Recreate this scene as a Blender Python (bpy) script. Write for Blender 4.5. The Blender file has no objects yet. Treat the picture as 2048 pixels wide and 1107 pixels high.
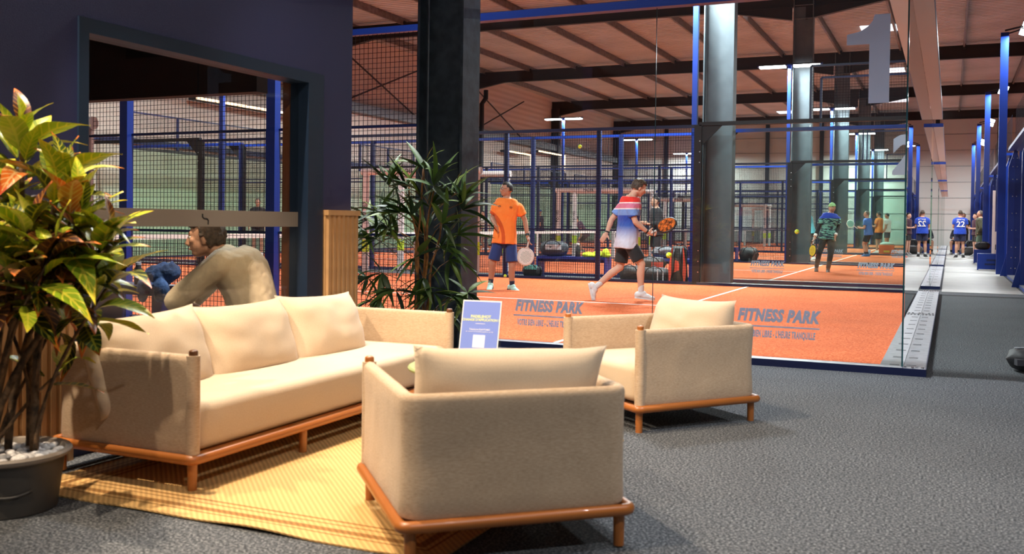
import bpy, bmesh, math, random
import numpy as np
from mathutils import Vector, Matrix, noise
random.seed(7)
S = bpy.context.scene
COL = S.collection
# ------------------------------------------------------------------ camera
CP = Vector((0.3169, -8.1167, 1.1399)); YAW, PITCH, ROLL, FPX, SHY = -0.42275, 0.01783, 0.01269, 1945.94, -74.92
def _axes():
    f = Vector((math.sin(YAW)*math.cos(PITCH), math.cos(YAW)*math.cos(PITCH), -math.sin(PITCH)))
    r = Vector((math.cos(YAW), -math.sin(YAW), 0)); u = r.cross(f)
    return r*math.cos(ROLL)+u*math.sin(ROLL), -r*math.sin(ROLL)+u*math.cos(ROLL), f
CR, CU, CF = _axes()
def ray(x, y): return CF + CR*((x-1024)/FPX) - CU*((y-553.5-SHY)/FPX)
def at(x, y, depth): return CP + ray(x, y)*depth
def on_floor(x, y, z=0.0):
    g = ray(x, y); return CP + g*((z-CP.z)/g.z)
def on_y(x, y, Y):
    g = ray(x, y); return CP + g*((Y-CP.y)/g.y)
def on_x(x, y, X):
    g = ray(x, y); return CP + g*((X-CP.x)/g.x)
def depth_of(p): return (Vector(p)-CP).dot(CF)
cam = bpy.data.cameras.new('camera'); cam.sensor_width = 36; cam.lens = FPX/2048*36
cam.shift_y = SHY/2048; cam.clip_start = 0.05; cam.clip_end = 300
cam.dof.use_dof = True; cam.dof.focus_distance = 15.0; cam.dof.aperture_fstop = 4.0
co = bpy.data.objects.new('camera', cam); COL.objects.link(co)
co.matrix_world = Matrix.Translation(CP) @ Matrix((CR, CU, -CF)).transposed().to_4x4()
S.camera = co
# ------------------------------------------------------------------ world, exposure
w = bpy.data.worlds.new('world'); S.world = w; w.use_nodes = True
w.node_tree.nodes['Background'].inputs[0].default_value = (0.62, 0.68, 0.80, 1)
w.node_tree.nodes['Background'].inputs[1].default_value = 0.16
S.view_settings.view_transform = 'Standard'; S.view_settings.look = 'None'
S.view_settings.exposure = 0.0; S.view_settings.gamma = 1.0; S.view_settings.use_curve_mapping = False
S.cycles.transparent_max_bounces = 48; S.cycles.max_bounces = 6; S.cycles.use_denoising = True
S.cycles.sample_clamp_indirect = 6.0
# ------------------------------------------------------------------ lamps of the lounge (warm track spots, added fill spots) and of the hall (pole floodlights, added near-side floods)
def spot(loc, target, power, size, blend=0.5, col=(1, .80, .58), rad=0.05):
    l = bpy.data.lights.new('track_or_fill_spot', 'SPOT'); l.energy = power; l.spot_size = math.radians(size); l.spot_blend = blend
    l.color = col; l.shadow_soft_size = rad
    o = bpy.data.objects.new('track_or_fill_spot', l); COL.objects.link(o); o.location = loc
    o.rotation_euler = (Vector(target)-Vector(loc)).to_track_quat('-Z', 'Y').to_euler(); return o
spot((-3.3, -7.9, 4.6), (-2.7, -4.6, 0.4), 1050, 40)
spot((-3.25, -5.0, 5.2), (-2.2, -3.8, 0.2), 1250, 60)
spot((-2.6, -6.4, 5.0), (-1.3, -4.0, 0.3), 650, 52)
spot((-1.0, -6.6, 3.4), (-3.95, -3.65, .85), 330, 20)  # added fill spot, brightens the man behind the booth window
spot((-0.6, -5.2, 4.4), (-3.3, -2.2, 0.8), 330, 40)
spot((-1.7, -7.8, 4.2), (-3.35, -5.35, .6), 260, 28)  # added wall-wash spot, lifts the slats behind the croton
spot((1.6, -4.4, 4.6), (0.6, -2.4, 0.0), 520, 84, .8, (.95, .97, 1))  # added neutral fill for the carpet on the right, no known fixture
spot((1.8, -7.4, 4.6), (0.3, -5.2, 0.0), 360, 80, .8, (.98, .97, .96))  # added neutral fill for the foreground carpet, no known fixture
LAMPW = 1180
def flood(loc, power=None, sx=1.7, sy=.28, tilt=(0, 0, 0)):
    l = bpy.data.lights.new('floodlight', 'AREA'); l.shape = 'RECTANGLE'; l.size = sx; l.size_y = sy
    l.energy = power or LAMPW; l.color = (.93, .97, 1.0)
    o = bpy.data.objects.new('floodlight', l); COL.objects.link(o); o.location = loc; o.rotation_euler = tilt; return o
PITCHY = 11.5
for k in range(-1, 5):
    yy = 10.75+PITCHY*k
    for xx in (-4.0, -16.0):
        if k == -1: flood((-3.93 if xx > -5 else -16, -0.25, 5.86), LAMPW*.8)  # near-side floods added out of view to light the first court
        elif xx > -5: flood((-4.75, yy-.6, 5.84), None, 1.1)
        else: flood((xx, yy, 5.84))
for k in range(0, 4):
    flood((1.95, 18.6+PITCHY*k, 5.86), LAMPW*.5, .6, .4)
# ------------------------------------------------------------------ helpers
def link(o, parent=None):
    COL.objects.link(o)
    if parent is not None: o.parent = parent
    return o
def tag(o, label=None, cat=None, group=None, kind=None):
    if label: o['label'] = label
    if cat: o['category'] = cat
    if group: o['group'] = group
    if kind: o['kind'] = kind
    return o
def empty(name, loc, label=None, cat=None, group=None, rz=0):
    o = bpy.data.objects.new(name, None); o.empty_display_size = .1; COL.objects.link(o); o.location = loc; o.rotation_euler.z = rz
    return tag(o, label, cat, group)
def frame(d, up=Vector((0, 0, 1))):
    d = Vector(d).normalized(); a = up if abs(d.dot(up)) < .98 else Vector((1, 0, 0))
    s = d.cross(a).normalized(); return s, s.cross(d).normalized(), d   # side, up, dir
class MB:
    def __init__(s): s.v = []; s.f = []; s.m = []
    def add(s, vs, fs, mi=0):
        o = len(s.v); s.v += [tuple(v) for v in vs]; s.f += [tuple(o+i for i in f) for f in fs]; s.m += [mi]*len(fs); return s
    def box(s, c, d, M=None, mi=0):
        c = Vector(c); h = [x/2 for x in d]; vs = []
        for z in (-1, 1):
            for y in (-1, 1):
                for x in (-1, 1):
                    p = Vector((x*h[0], y*h[1], z*h[2])); vs.append(c+(M @ p if M else p))
        return s.add(vs, [(0, 2, 3, 1), (4, 5, 7, 6), (0, 1, 5, 4), (2, 6, 7, 3), (0, 4, 6, 2), (1, 3, 7, 5)], mi)
    def mm(s, a, b, mi=0):
        return s.box([(a[i]+b[i])/2 for i in range(3)], [abs(b[i]-a[i]) for i in range(3)], None, mi)
    def bar(s, a, b, w_, h_, mi=0, up=Vector((0, 0, 1))):
        a, b = Vector(a), Vector(b); sd, u, d = frame(b-a, up)
        M = Matrix((sd, u, d)).transposed(); return s.box((a+b)/2, (w_, h_, (b-a).length), M, mi)
    def cyl(s, a, b, r1, r2=None, n=12, caps=True, mi=0):
        a, b = Vector(a), Vector(b); r2 = r1 if r2 is None else r2; sd, u, d = frame(b-a); vs = []
        for p, r in ((a, r1), (b, r2)):
            for i in range(n):
                t = 2*math.pi*i/n; vs.append(p+sd*(r*math.cos(t))+u*(r*math.sin(t)))
        fs = [(i, (i+1) % n, n+(i+1) % n, n+i) for i in range(n)]
        if caps: fs += [tuple(range(n-1, -1, -1)), tuple(range(n, 2*n))]
        return s.add(vs, fs, mi)
    def ell(s, c, ax, M=None, nu=14, nv=9, mi=0):
        c = Vector(c); vs = [];
        def P(x, y, z):
            p = Vector((x*ax[0], y*ax[1], z*ax[2])); return c+(M @ p if M else p)
        vs.append(P(0, 0, -1))
        for j in range(1, nv):
            ph = -math.pi/2+math.pi*j/nv
            for i in range(nu):
                t = 2*math.pi*i/nu; vs.append(P(math.cos(ph)*math.cos(t), math.cos(ph)*math.sin(t), math.sin(ph)))
        vs.append(P(0, 0, 1)); fs = []; L = len(vs)-1
        for i in range(nu): fs.append((0, 1+(i+1) % nu, 1+i)); fs.append((L, L-nu+i, L-nu+(i+1) % nu))
        for j in range(nv-2):
            a = 1+j*nu
            for i in range(nu): fs.append((a+i, a+(i+1) % nu, a+nu+(i+1) % nu, a+nu+i))
        return s.add(vs, fs, mi)
    def cap(s, a, b, ra, rb, n=12):          # tapered capsule
        s.cyl(a, b, ra, rb, n); s.ell(a, (ra,)*3, None, n, 8); s.ell(b, (rb,)*3, None, n, 8); return s
    def loft(s, rings, caps=True, mi=0, closed=True):
        n = len(rings[0]); vs = [v for r in rings for v in r]; fs = []
        for j in range(len(rings)-1):
            for i in range(n if closed else n-1):
                k = (i+1) % n; fs.append((j*n+i, j*n+k, (j+1)*n+k, (j+1)*n+i))
        if caps: fs += [tuple(range(n-1, -1, -1)), tuple(range((len(rings)-1)*n, len(rings)*n))]
        return s.add(vs, fs, mi)
    def tube(s, pts, r, n=8, mi=0, close=False):
        pts = [Vector(p) for p in pts]; N = len(pts); rings = []; pu = None
        for i, p in enumerate(pts):
            d = (pts[(i+1) % N]-pts[i-1]) if close else (pts[min(i+1, N-1)]-pts[max(i-1, 0)])
            d.normalize()
            if pu is None: sd, u, _ = frame(d)
            else:
                u = (pu-d*pu.dot(d)).normalized(); sd = d.cross(u)
            pu = u; rr = r[i] if isinstance(r, (list, tuple)) else r
            rings.append([p+sd*(rr*math.cos(2*math.pi*k/n))+u*(rr*math.sin(2*math.pi*k/n)) for k in range(n)])
        if close: rings.append(rings[0])
        return s.loft(rings, not close, mi)
    def prism(s, poly, ax, t0, t1, mi=0):    # poly of 2D points, extruded on axis ax
        def P(p, t):
            return {0: (t, p[0], p[1]), 1: (p[0], t, p[1]), 2: (p[0], p[1], t)}[ax]
        n = len(poly); vs = [P(p, t0) for p in poly]+[P(p, t1) for p in poly]
        return s.add(vs, [tuple(range(n-1, -1, -1)), tuple(range(n, 2*n))]+[(i, (i+1) % n, n+(i+1) % n, n+i) for i in range(n)], mi)
    def mesh(s, name):
        me = bpy.data.meshes.new(name); me.from_pydata(s.v, [], s.f); me.update(); return me
    def build(s, name, mats, parent=None, smooth=False, off=None, fixn=True):
        me = s.mesh(name)
        if off is not None: me.transform(Matrix.Translation(-Vector(off)))
        mats = mats if isinstance(mats, (list, tuple)) else [mats]
        for m in mats: me.materials.append(m)
        if len(mats) > 1:
            for p, i in zip(me.polygons, s.m): p.material_index = i
        if fixn:
            bm = bmesh.new(); bm.from_mesh(me); bmesh.ops.recalc_face_normals(bm, faces=bm.faces[:]); bm.to_mesh(me); bm.free()
        if smooth: shade(me, smooth)
        o = bpy.data.objects.new(name, me); return link(o, parent)
def shade(me, ang=True):
    me.polygons.foreach_set('use_smooth', [True]*len(me.polygons))
    if ang is not True: me.set_sharp_from_angle(angle=math.radians(ang))
    me.update()
def inst(name, me, parent, loc=(0, 0, 0), M=None):
    o = bpy.data.objects.new(name, me); link(o, parent)
    if M is not None: o.matrix_local = M
    else: o.location = loc
    return o
def rbox(d, bev, seg=3, c=(0, 0, 0)):
    """rounded box as a bmesh-made mesh datablock"""
    bm = bmesh.new(); bmesh.ops.create_cube(bm, size=1.0)
    bmesh.ops.scale(bm, vec=d, verts=bm.verts); bmesh.ops.bevel(bm, geom=bm.edges[:], offset=bev, segments=seg, profile=.5, affect='EDGES')
    bmesh.ops.translate(bm, vec=c, verts=bm.verts); me = bpy.data.meshes.new('rounded'); bm.to_mesh(me); bm.free(); shade(me, 50); return me
def obj(name, me, m, parent=None):
    if m is not None: me.materials.clear(); me.materials.append(m)
    return link(bpy.data.objects.new(name, me), parent)
def copy_tree(o, parent=None):
    c = o.copy(); COL.objects.link(c); c.parent = parent
    for ch in list(o.children): copy_tree(ch, c)
    return c
def remesh(mb, name, voxel, m, parent, off, smooth=3, fac=.5, folds=0.0):
    me = mb.mesh('tmp'); o = bpy.data.objects.new('tmp', me); COL.objects.link(o)
    r = o.modifiers.new('r', 'REMESH'); r.mode = 'VOXEL'; r.voxel_size = voxel; r.use_smooth_shade = True
    if smooth:
        q = o.modifiers.new('s', 'SMOOTH'); q.factor = fac; q.iterations = smooth
    dg = bpy.context.evaluated_depsgraph_get(); nm = bpy.data.meshes.new_from_object(o.evaluated_get(dg))
    bpy.data.objects.remove(o); bpy.data.meshes.remove(me)
    nm.transform(Matrix.Translation(-Vector(off)))
    if folds:
        nm.update(); ns = [v.normal.copy() for v in nm.vertices]; sd_ = len(nm.vertices) % 37
        for v, n_ in zip(nm.vertices, ns):
            p_ = v.co; a_ = noise.noise(Vector((p_.x*9+p_.z*5, p_.y*9, p_.z*4+sd_))); b_ = noise.noise(Vector((p_.x*21-p_.z*14, p_.y*21, p_.z*7+sd_)))
            v.co = p_+n_*(folds*(a_+.5*(1-2*abs(b_))*.6))
    shade(nm); nm.materials.clear(); nm.materials.append(m)
    nm.name = name; return link(bpy.data.objects.new(name, nm), parent)
def text_mesh(body, size, shear=0.0, bold=0.0, ext=.001, align='CENTER', sx=1.0, spacing=1.0):
    c = bpy.data.curves.new('t', 'FONT'); c.body = body; c.size = size; c.shear = shear; c.offset = bold; c.extrude = ext
    c.align_x = align; c.align_y = 'CENTER'; c.resolution_u = 3; c.space_character = spacing
    o = bpy.data.objects.new('t', c); COL.objects.link(o); dg = bpy.context.evaluated_depsgraph_get(); dg.update()
    me = bpy.data.meshes.new_from_object(o.evaluated_get(dg)); bpy.data.objects.remove(o); bpy.data.curves.remove(c)
    me.transform(Matrix.Diagonal((sx, 1, 1, 1))); return me
# ------------------------------------------------------------------ materials
MATS = {}
def mat(name, col, rough=.6, metal=0.0, noise_s=0, noise_a=0.0, bump=0.0, bump_s=80, spec=.5, col2=None, emit=None, estr=1.0, coat=0.0, sheen=0.0):
    if name in MATS: return MATS[name]
    m = bpy.data.materials.new(name); m.use_nodes = True; nt = m.node_tree; b = nt.nodes['Principled BSDF']
    b.inputs['Base Color'].default_value = (*col, 1); b.inputs['Roughness'].default_value = rough; b.inputs['Metallic'].default_value = metal
    b.inputs['Specular IOR Level'].default_value = spec; b.inputs['Coat Weight'].default_value = coat; b.inputs['Sheen Weight'].default_value = sheen
    if emit: b.inputs['Emission Color'].default_value = (*emit, 1); b.inputs['Emission Strength'].default_value = estr
    tc = None
    if noise_s or bump: tc = nt.nodes.new('ShaderNodeTexCoord')
    if noise_s:
        n = nt.nodes.new('ShaderNodeTexNoise'); n.inputs['Scale'].default_value = noise_s; n.inputs['Detail'].default_value = 3
        nt.links.new(tc.outputs['Object'], n.inputs['Vector'])
        r = nt.nodes.new('ShaderNodeValToRGB'); nt.links.new(n.outputs['Fac'], r.inputs[0])
        lo = [max(0, x*(1-noise_a)) for x in col]; hi = col2 or [min(1, x*(1+noise_a)) for x in col]
        r.color_ramp.elements[0].position = .35; r.color_ramp.elements[1].position = .65
        r.color_ramp.elements[0].color = (*lo, 1); r.color_ramp.elements[1].color = (*hi, 1)
        nt.links.new(r.outputs[0], b.inputs['Base Color'])
    if bump:
        n = nt.nodes.new('ShaderNodeTexNoise'); n.inputs['Scale'].default_value = bump_s; n.inputs['Detail'].default_value = 2
        nt.links.new(tc.outputs['Object'], n.inputs['Vector'])
        bp = nt.nodes.new('ShaderNodeBump'); bp.inputs['Strength'].default_value = bump; bp.inputs['Distance'].default_value = .02
        nt.links.new(n.outputs['Fac'], bp.inputs['Height']); nt.links.new(bp.outputs[0], b.inputs['Normal'])
    MATS[name] = m; return m
def N(m, t, **kw):
    n = m.node_tree.nodes.new(t)
    for k, v in kw.items():
        if k in n.inputs: n.inputs[k].default_value = v
        else: setattr(n, k, v)
    return n
def L(m, a, b): m.node_tree.links.new(a, b)
def bsdf(m): return m.node_tree.nodes['Principled BSDF']
def glass_mat(name, tint, refl=1.0, rough=0.0):
    m = bpy.data.materials.new(name); m.use_nodes = True; nt = m.node_tree; nt.nodes.clear()
    out = nt.nodes.new('ShaderNodeOutputMaterial'); mix = nt.nodes.new('ShaderNodeMixShader'); t = nt.nodes.new('ShaderNodeBsdfTransparent')
    g = nt.nodes.new('ShaderNodeBsdfGlossy'); fr = nt.nodes.new('ShaderNodeFresnel'); fr.inputs['IOR'].default_value = 1.45
    mu = nt.nodes.new('ShaderNodeMath'); mu.operation = 'MULTIPLY'; mu.inputs[1].default_value = refl; mu.use_clamp = True
    t.inputs[0].default_value = (*tint, 1); g.inputs['Roughness'].default_value = rough
    ge = nt.nodes.new('ShaderNodeNewGeometry'); iv = nt.nodes.new('ShaderNodeMath'); iv.operation = 'SUBTRACT'; iv.inputs[0].default_value = refl
    nt.links.new(ge.outputs['Backfacing'], iv.inputs[1]); cl = nt.nodes.new('ShaderNodeMath'); cl.operation = 'GREATER_THAN'; cl.inputs[1].default_value = refl-.5
    nt.links.new(iv.outputs[0], cl.inputs[0]); m2 = nt.nodes.new('ShaderNodeMath'); m2.operation = 'MULTIPLY'; m2.inputs[1].default_value = refl
    nt.links.new(cl.outputs[0], m2.inputs[0]); nt.links.new(m2.outputs[0], mu.inputs[1])
    nt.links.new(fr.outputs[0], mu.inputs[0]); nt.links.new(mu.outputs[0], mix.inputs[0]); nt.links.new(t.outputs[0], mix.inputs[1]); nt.links.new(g.outputs[0], mix.inputs[2])
    nt.links.new(mix.outputs[0], out.inputs[0]); MATS[name] = m; return m
M_navy = mat('navy wall paint', (.015, .021, .085), .55, bump=.12, bump_s=220)
M_frame = mat('dark blue frame paint', (.007, .020, .050), .45)
M_blue = mat('cobalt powder coat', (.004, .026, .21), .38, spec=.5)
M_bluedk = mat('navy powder coat', (.005, .012, .07), .42)
M_black = mat('black steel', (.006, .007, .010), .5)
M_wire = mat('dark blue wire', (.003, .005, .016), .6, spec=.2)
M_steel = mat('blue grey steel paint', (.10, .13, .15), .5, noise_s=3, noise_a=.12)
M_pillar = mat('charcoal blue pillar paint', (.045, .066, .095), .5, noise_s=9, noise_a=.3, bump=.05, bump_s=40)
M_beam = mat('black roof beam', (.010, .009, .009), .6)
M_purlin = mat('galvanised purlin', (.15, .14, .13), .5, .3, noise_s=6, noise_a=.25)
M_galv = mat('galvanised plate', (.36, .37, .40), .42, .35, noise_s=14, noise_a=.12)
M_white = mat('white line paint', (.80, .78, .74), .8)
M_pad = mat('off white foam pad', (.62, .55, .53), .7)
M_film = bpy.data.materials.new('frosted glass lettering'); M_film.use_nodes = True
_nt = M_film.node_tree; _o = _nt.nodes['Material Output']; _d = bsdf(M_film); _d.inputs['Base Color'].default_value = (.66, .70, .80, 1); _d.inputs['Roughness'].default_value = .8
_t = _nt.nodes.new('ShaderNodeBsdfTranslucent'); _t.inputs[0].default_value = (.60, .68, .82, 1); _mx = _nt.nodes.new('ShaderNodeMixShader'); _mx.inputs[0].default_value = .6
_nt.links.new(_d.outputs[0], _mx.inputs[1]); _nt.links.new(_t.outputs[0], _mx.inputs[2]); _nt.links.new(_mx.outputs[0], _o.inputs[0])
M_concrete = mat('pale concrete', (.29, .287, .265), .5, noise_s=1.5, noise_a=.08)
M_wood = mat('teak', (.36, .115, .022), .38, noise_s=1, noise_a=.1, coat=.15)
M_walnut = mat('dark wood cap', (.12, .045, .015), .4)
M_oak = mat('oak slat', (.50, .29, .13), .5, noise_s=5, noise_a=.12)
M_brown = mat('dark brown panelling', (.022, .010, .007), .6)
M_orjamb = mat('orange brown jamb', (.14, .045, .014), .55)
M_led = mat('cool led', (1, 1, 1), .5, emit=(.95, .98, 1), estr=14)
M_ledw = mat('warm led', (1, .8, .6), .5, emit=(1, .66, .38), estr=4.5)
M_sky = mat('roof light', (1, 1, 1), .5, emit=(.82, .88, 1.0), estr=1.6)
M_glass = glass_mat('court glass', (.955, .985, .97), 1.35)
M_glasse = mat('glass edge', (.02, .10, .115), .15)
M_glassend = glass_mat('green end glass', (.86, .96, .90), 1.2)
M_lglass = glass_mat('booth glass', (.94, .94, .92), 1.1)
M_strip = mat('frosted strip', (.19, .17, .155), .7)
M_rub = mat('black rubber', (.01, .01, .011), .7)
M_cream = mat('cream cladding', (.55, .54, .51), .6)
# carpet: dark speckled pile
def speckle(name, c0, c1, c2, sc, rough=.95, bump=.6):
    m = bpy.data.materials.new(name); m.use_nodes = True; b = bsdf(m); b.inputs['Roughness'].default_value = rough; b.inputs['Specular IOR Level'].default_value = .15
    tc = N(m, 'ShaderNodeTexCoord'); n = N(m, 'ShaderNodeTexNoise', Scale=sc, Detail=4.0, Roughness=.7); L(m, tc.outputs['Object'], n.inputs['Vector'])
    r = N(m, 'ShaderNodeValToRGB'); L(m, n.outputs['Fac'], r.inputs[0]); e = r.color_ramp.elements
    e[0].position = .36; e[0].color = (*c0, 1); e[1].position = .66; e[1].color = (*c2, 1); q = e.new(.5); q.color = (*c1, 1)
    n2 = N(m, 'ShaderNodeTexNoise', Scale=1.1, Detail=2.0); L(m, tc.outputs['Object'], n2.inputs['Vector'])
    mr = N(m, 'ShaderNodeMapRange'); mr.inputs[3].default_value = .82; mr.inputs[4].default_value = 1.18; L(m, n2.outputs['Fac'], mr.inputs[0])
    mx = N(m, 'ShaderNodeMix', data_type='RGBA', blend_type='MULTIPLY'); mx.inputs[0].default_value = 1; L(m, r.outputs[0], mx.inputs[6]); L(m, mr.outputs[0], mx.inputs[7])
    L(m, mx.outputs[2], b.inputs['Base Color'])
    bp = N(m, 'ShaderNodeBump', Strength=bump, Distance=.006); L(m, n.outputs['Fac'], bp.inputs['Height']); L(m, bp.outputs[0], b.inputs['Normal'])
    MATS[name] = m; return m
M_carpet = speckle('charcoal carpet', (.012, .014, .017), (.062, .067, .074), (.27, .275, .285), 92, .95, .4)
M_turf = speckle('terracotta turf', (.40, .068, .018), (.61, .128, .042), (.78, .235, .10), 55, .95, .3)
# ---- cladding with horizontal ribs
def cladding(name, col, axis_scale, strength=.5):
    m = mat(name, col, .55); tc = N(m, 'ShaderNodeTexCoord'); wv = N(m, 'ShaderNodeTexWave', Scale=axis_scale); wv.bands_direction = 'Z'
    L(m, tc.outputs['Object'], wv.inputs['Vector']); bp = N(m, 'ShaderNodeBump', Strength=strength, Distance=.03); L(m, wv.outputs['Fac'], bp.inputs['Height']); L(m, bp.outputs[0], bsdf(m).inputs['Normal'])
    return m
M_clad = cladding('ribbed wall cladding', (.50, .44, .38), 1.1)
M_deck = mat('roof deck', (.42, .46, .47), .6, noise_s=.6, noise_a=.1)
# ================================================================== SETTING
def struct(o): o['kind'] = 'structure'; return o
XL, XR, YB = -21.2, 24.0, 59.0
f = struct(MB().mm((XL, -14, -.12), (XR, YB, 0)).build('floor', M_carpet)); tag(f, 'dark speckled carpet floor of the lounge', 'floor')
f = struct(MB().mm((.20, 10.72, .001), (1.50, YB, .006)).build('floor_corridor', M_concrete)); tag(f, 'pale concrete floor of the corridor between the courts', 'floor')
wl = struct(MB().mm((XL-.2, -14, 0), (XL, YB, 8.6)).build('wall_left', M_clad)); tag(wl, 'ribbed cladding wall along the far end of the courts', 'wall')
wb = struct(MB().mm((XL, YB, 0), (XR, YB+.2, 8.6)).build('wall_back', M_cream)); tag(wb, 'cream back wall closing the hall', 'wall')
wr = struct(MB().mm((XR, -14, 0), (XR+.2, YB, 8.6)).build('wall_right', M_clad)); tag(wr, 'ribbed cladding wall on the right of the hall', 'wall')
for k in range(1, 9): MB().mm((XL, YB-.03, k*1.0-.008), (XR, YB, k*1.0+.008)).build('panel_joint', M_steel, wb)
for x in (-18, -14.5, -11, -7.5, -4, -.5, 3, 6.5): MB().mm((x-.12, YB-.25, 0), (x+.12, YB-.03, 8.4)).build('wall_post', M_black, wb)
# roof: corrugated deck (real ribs), beams across, purlins along
def roof():
    pr = []; y = -14.0; p = .25
    while y < YB:
        for dy, dz in ((0, 0), (.10, 0), (.125, .05), (.225, .05)): pr.append((y+dy, 8.40+dz))
        y += p
    mb = MB(); n = len(pr); vs = [(XL, a, z) for a, z in pr]+[(XR, a, z) for a, z in pr]
    mb.add(vs, [(i, i+1, n+i+1, n+i) for i in range(n-1)]); mb.mm((XL, -14, 8.50), (XR, YB, 8.58))
    c = struct(mb.build('ceiling', M_deck)); tag(c, 'pinkish corrugated roof deck over the hall', 'ceiling'); return c
ceil = roof()
BEAMY = [10.75+PITCHY*k for k in range(-1, 5)]
for y in BEAMY:
    mb = MB(); mb.mm((XL, y-.09, 7.72), (XR, y+.09, 7.75)); mb.mm((XL, y-.09, 8.21), (XR, y+.09, 8.24)); mb.mm((XL, y-.012, 7.75), (XR, y+.012, 8.21))
    for x0, sgn in ((XL, 1), (-3.95+.2, 1), (-3.95-.2, -1)):   # haunches
        mb.prism([(x0, 7.74), (x0+sgn*2.2, 7.74), (x0, 7.34)], 1, y-.05, y+.05)
        mb.bar((x0, y, 7.34), (x0+sgn*2.2, y, 7.73), .18, .02)
    mb.build('roof_beam', M_beam, ceil)
x = XL+1.2; PURX = []
while x < XR-.5: PURX.append(x); x += 2.3
pm = MB(); pm.mm((-.05, -14, -.16), (.02, YB, -.15)); pm.mm((-.006, -14, -.16), (.006, YB, .08)); pm.mm((-.05, -14, -.16), (-.044, YB, -.13)); pm.mm((-.035, -14, .07), (.035, YB, .08))
pme = pm.mesh('purlin'); pme.materials.append(M_purlin)
for x in PURX: inst('purlin', pme, ceil, (x, 0, 8.32))
cm = MB().bar((0, 0, 0), (0, .9, .0), .05, .05).mesh('cleat'); cm.materials.append(M_beam)
for y in BEAMY[1:]:
    for x in PURX:
        if -20 < x < 6: MB().mm((x-.05, y-.06, 8.10), (x+.05, y+.06, 8.30)).build('cleat', M_beam, ceil)
for (x, y) in ((-5.6, 25.3), (-1.9, 29.9), (-2.3, 40.3), (-1.0, 36), (-2.2, 52), (-1.2, 56), (-12, 47), (-9, 56)):
    MB().mm((x-.9, y-.6, 8.37), (x+.9, y+.6, 8.40)).build('roof_light', M_sky, ceil)
# wind bracing and posts on the left wall
for k in range(-1, 5):
    y = 10.75+PITCHY*k
    MB().mm((XL+.02, y-.15, 0), (XL+.5, y+.15, 7.8)).build('wall_column', M_black, wl)
for y0 in (23.0, 34.5):
    for a, b in (((y0, 5.6), (y0+6, 7.7)), ((y0, 7.7), (y0+6, 5.6))):
        MB().cyl((XL+.25, a[0], a[1]), (XL+.25, b[0], b[1]), .035, n=6).build('brace_rod', M_beam, wl)
for z in (5.35,):
    MB().mm((XL+.02, -10, z), (XL+.4, YB, z+.35)).build('wall_girt', M_steel, wl)
MB().mm((XL+.02, -10, 3.25), (XL+.12, YB, 3.4)).build('wall_girt', M_bluedk, wl)
MB().tube([(XL+.62, 35.0, 7.6), (XL+.62, 35.0, 7.2), (XL+.55, 34.7, 6.9), (XL+.55, 34.7, .1)], .12, 8).build('downpipe', M_beam, wl, smooth=40)
# warm LED outlines on the left end wall
for i, (y0, y1, z, drop) in enumerate(((14.9, 20.3, 4.78, 0), (41.8, 45.8, 5.10, .85), (37.4, 40.7, 4.80, .8))):
    mb = MB(); mb.mm((XL+.60, y0, z-.035), (XL+.66, y1, z+.035))
    if drop: mb.mm((XL+.60, y1-.07, z-drop), (XL+.66, y1, z-.035))
    o = mb.build('led_profile', M_ledw)
    tag(o, ['long warm led line glowing behind the booth window', 'warm led outline turning down, right of its pair', 'shorter warm led outline turning down, left of its pair'][i], 'led light')
    MB().mm((XL+.3, y0, z-.05), (XL+.6, y1, z+.05)).build('mount', M_beam, o)
# ---- steel columns between courts
def hcol(x, y, m, h, label, wx=.42, wy=.30):
    e = empty('steel_column', (x, y, 0), label, 'column', 'steel columns of the hall')
    MB().mm((-wx/2+.02, -.01, 0), (wx/2-.02, .01, h)).build('web', m, e)
    for sx in (-1, 1): MB().mm((sx*wx/2-.012, -wy/2, 0), (sx*wx/2+.012, wy/2, h)).build('flange', m, e)
    MB().mm((-wx/2-.06, -wy/2-.05, 0), (wx/2+.06, wy/2+.05, .02)).build('base_plate', m, e)
    mb = MB()
    for z in (7.35, 7.75): mb.mm((-wx/2+.012, -wy/2, z-.01), (wx/2-.012, wy/2, z+.01))
    mb.build('stiffener', m, e)
    return e
pl = hcol(-3.69, -.60, M_pillar, 8.2, 'massive charcoal steel column right behind the bamboo plant', .42, .32)
for k, nm in enumerate(('first', 'second', 'third', 'fourth', 'fifth')):
    hcol(-3.80, 10.75+PITCHY*k, M_steel, 8.2, f'grey steel column rising in the {nm} gap between courts', .56, .30)
# ---- booth: blue wall with a window, wainscot, dark header
WX, WT = -3.45, .12
mb = MB(); Y0, Y1, ZT = -4.765, -2.80, 2.085
mb.mm((WX-WT, -14, 0), (WX, Y0, 2.95)); mb.mm((WX-WT, Y0, ZT), (WX, Y1, 2.95)); mb.mm((WX-WT, Y1, 0), (WX, -2.456, 2.95)); mb.mm((WX-WT, Y0, 0), (WX, Y1, .06))
wn = struct(mb.build('wall_booth', M_navy)); tag(wn, 'navy blue wall of the booth behind the sofa', 'wall')
we = empty('window_1', (WX, (Y0+Y1)/2, 0)); struct(we); tag(we, 'booth window in a dark blue frame behind the sofa', 'window')
oy = (Y0+Y1)/2
mb = MB(); mb.mm((-WT-.01, Y0-oy, .06), (.012, Y0-oy+.058, ZT)); mb.mm((-WT-.01, Y1-oy-.165, .06), (.012, Y1-oy, ZT)); mb.mm((-WT-.01, Y0-oy+.058, ZT-.07), (.012, Y1-oy-.165, ZT)); mb.mm((-WT-.01, Y0-oy+.058, .06), (.012, Y1-oy-.165, .12))
mb.build('window_frame', M_frame, we)
MB().mm((-.075, Y0-oy+.058, .12), (-.067, Y1-oy-.165, ZT-.07)).build('pane', M_lglass, we)
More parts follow.
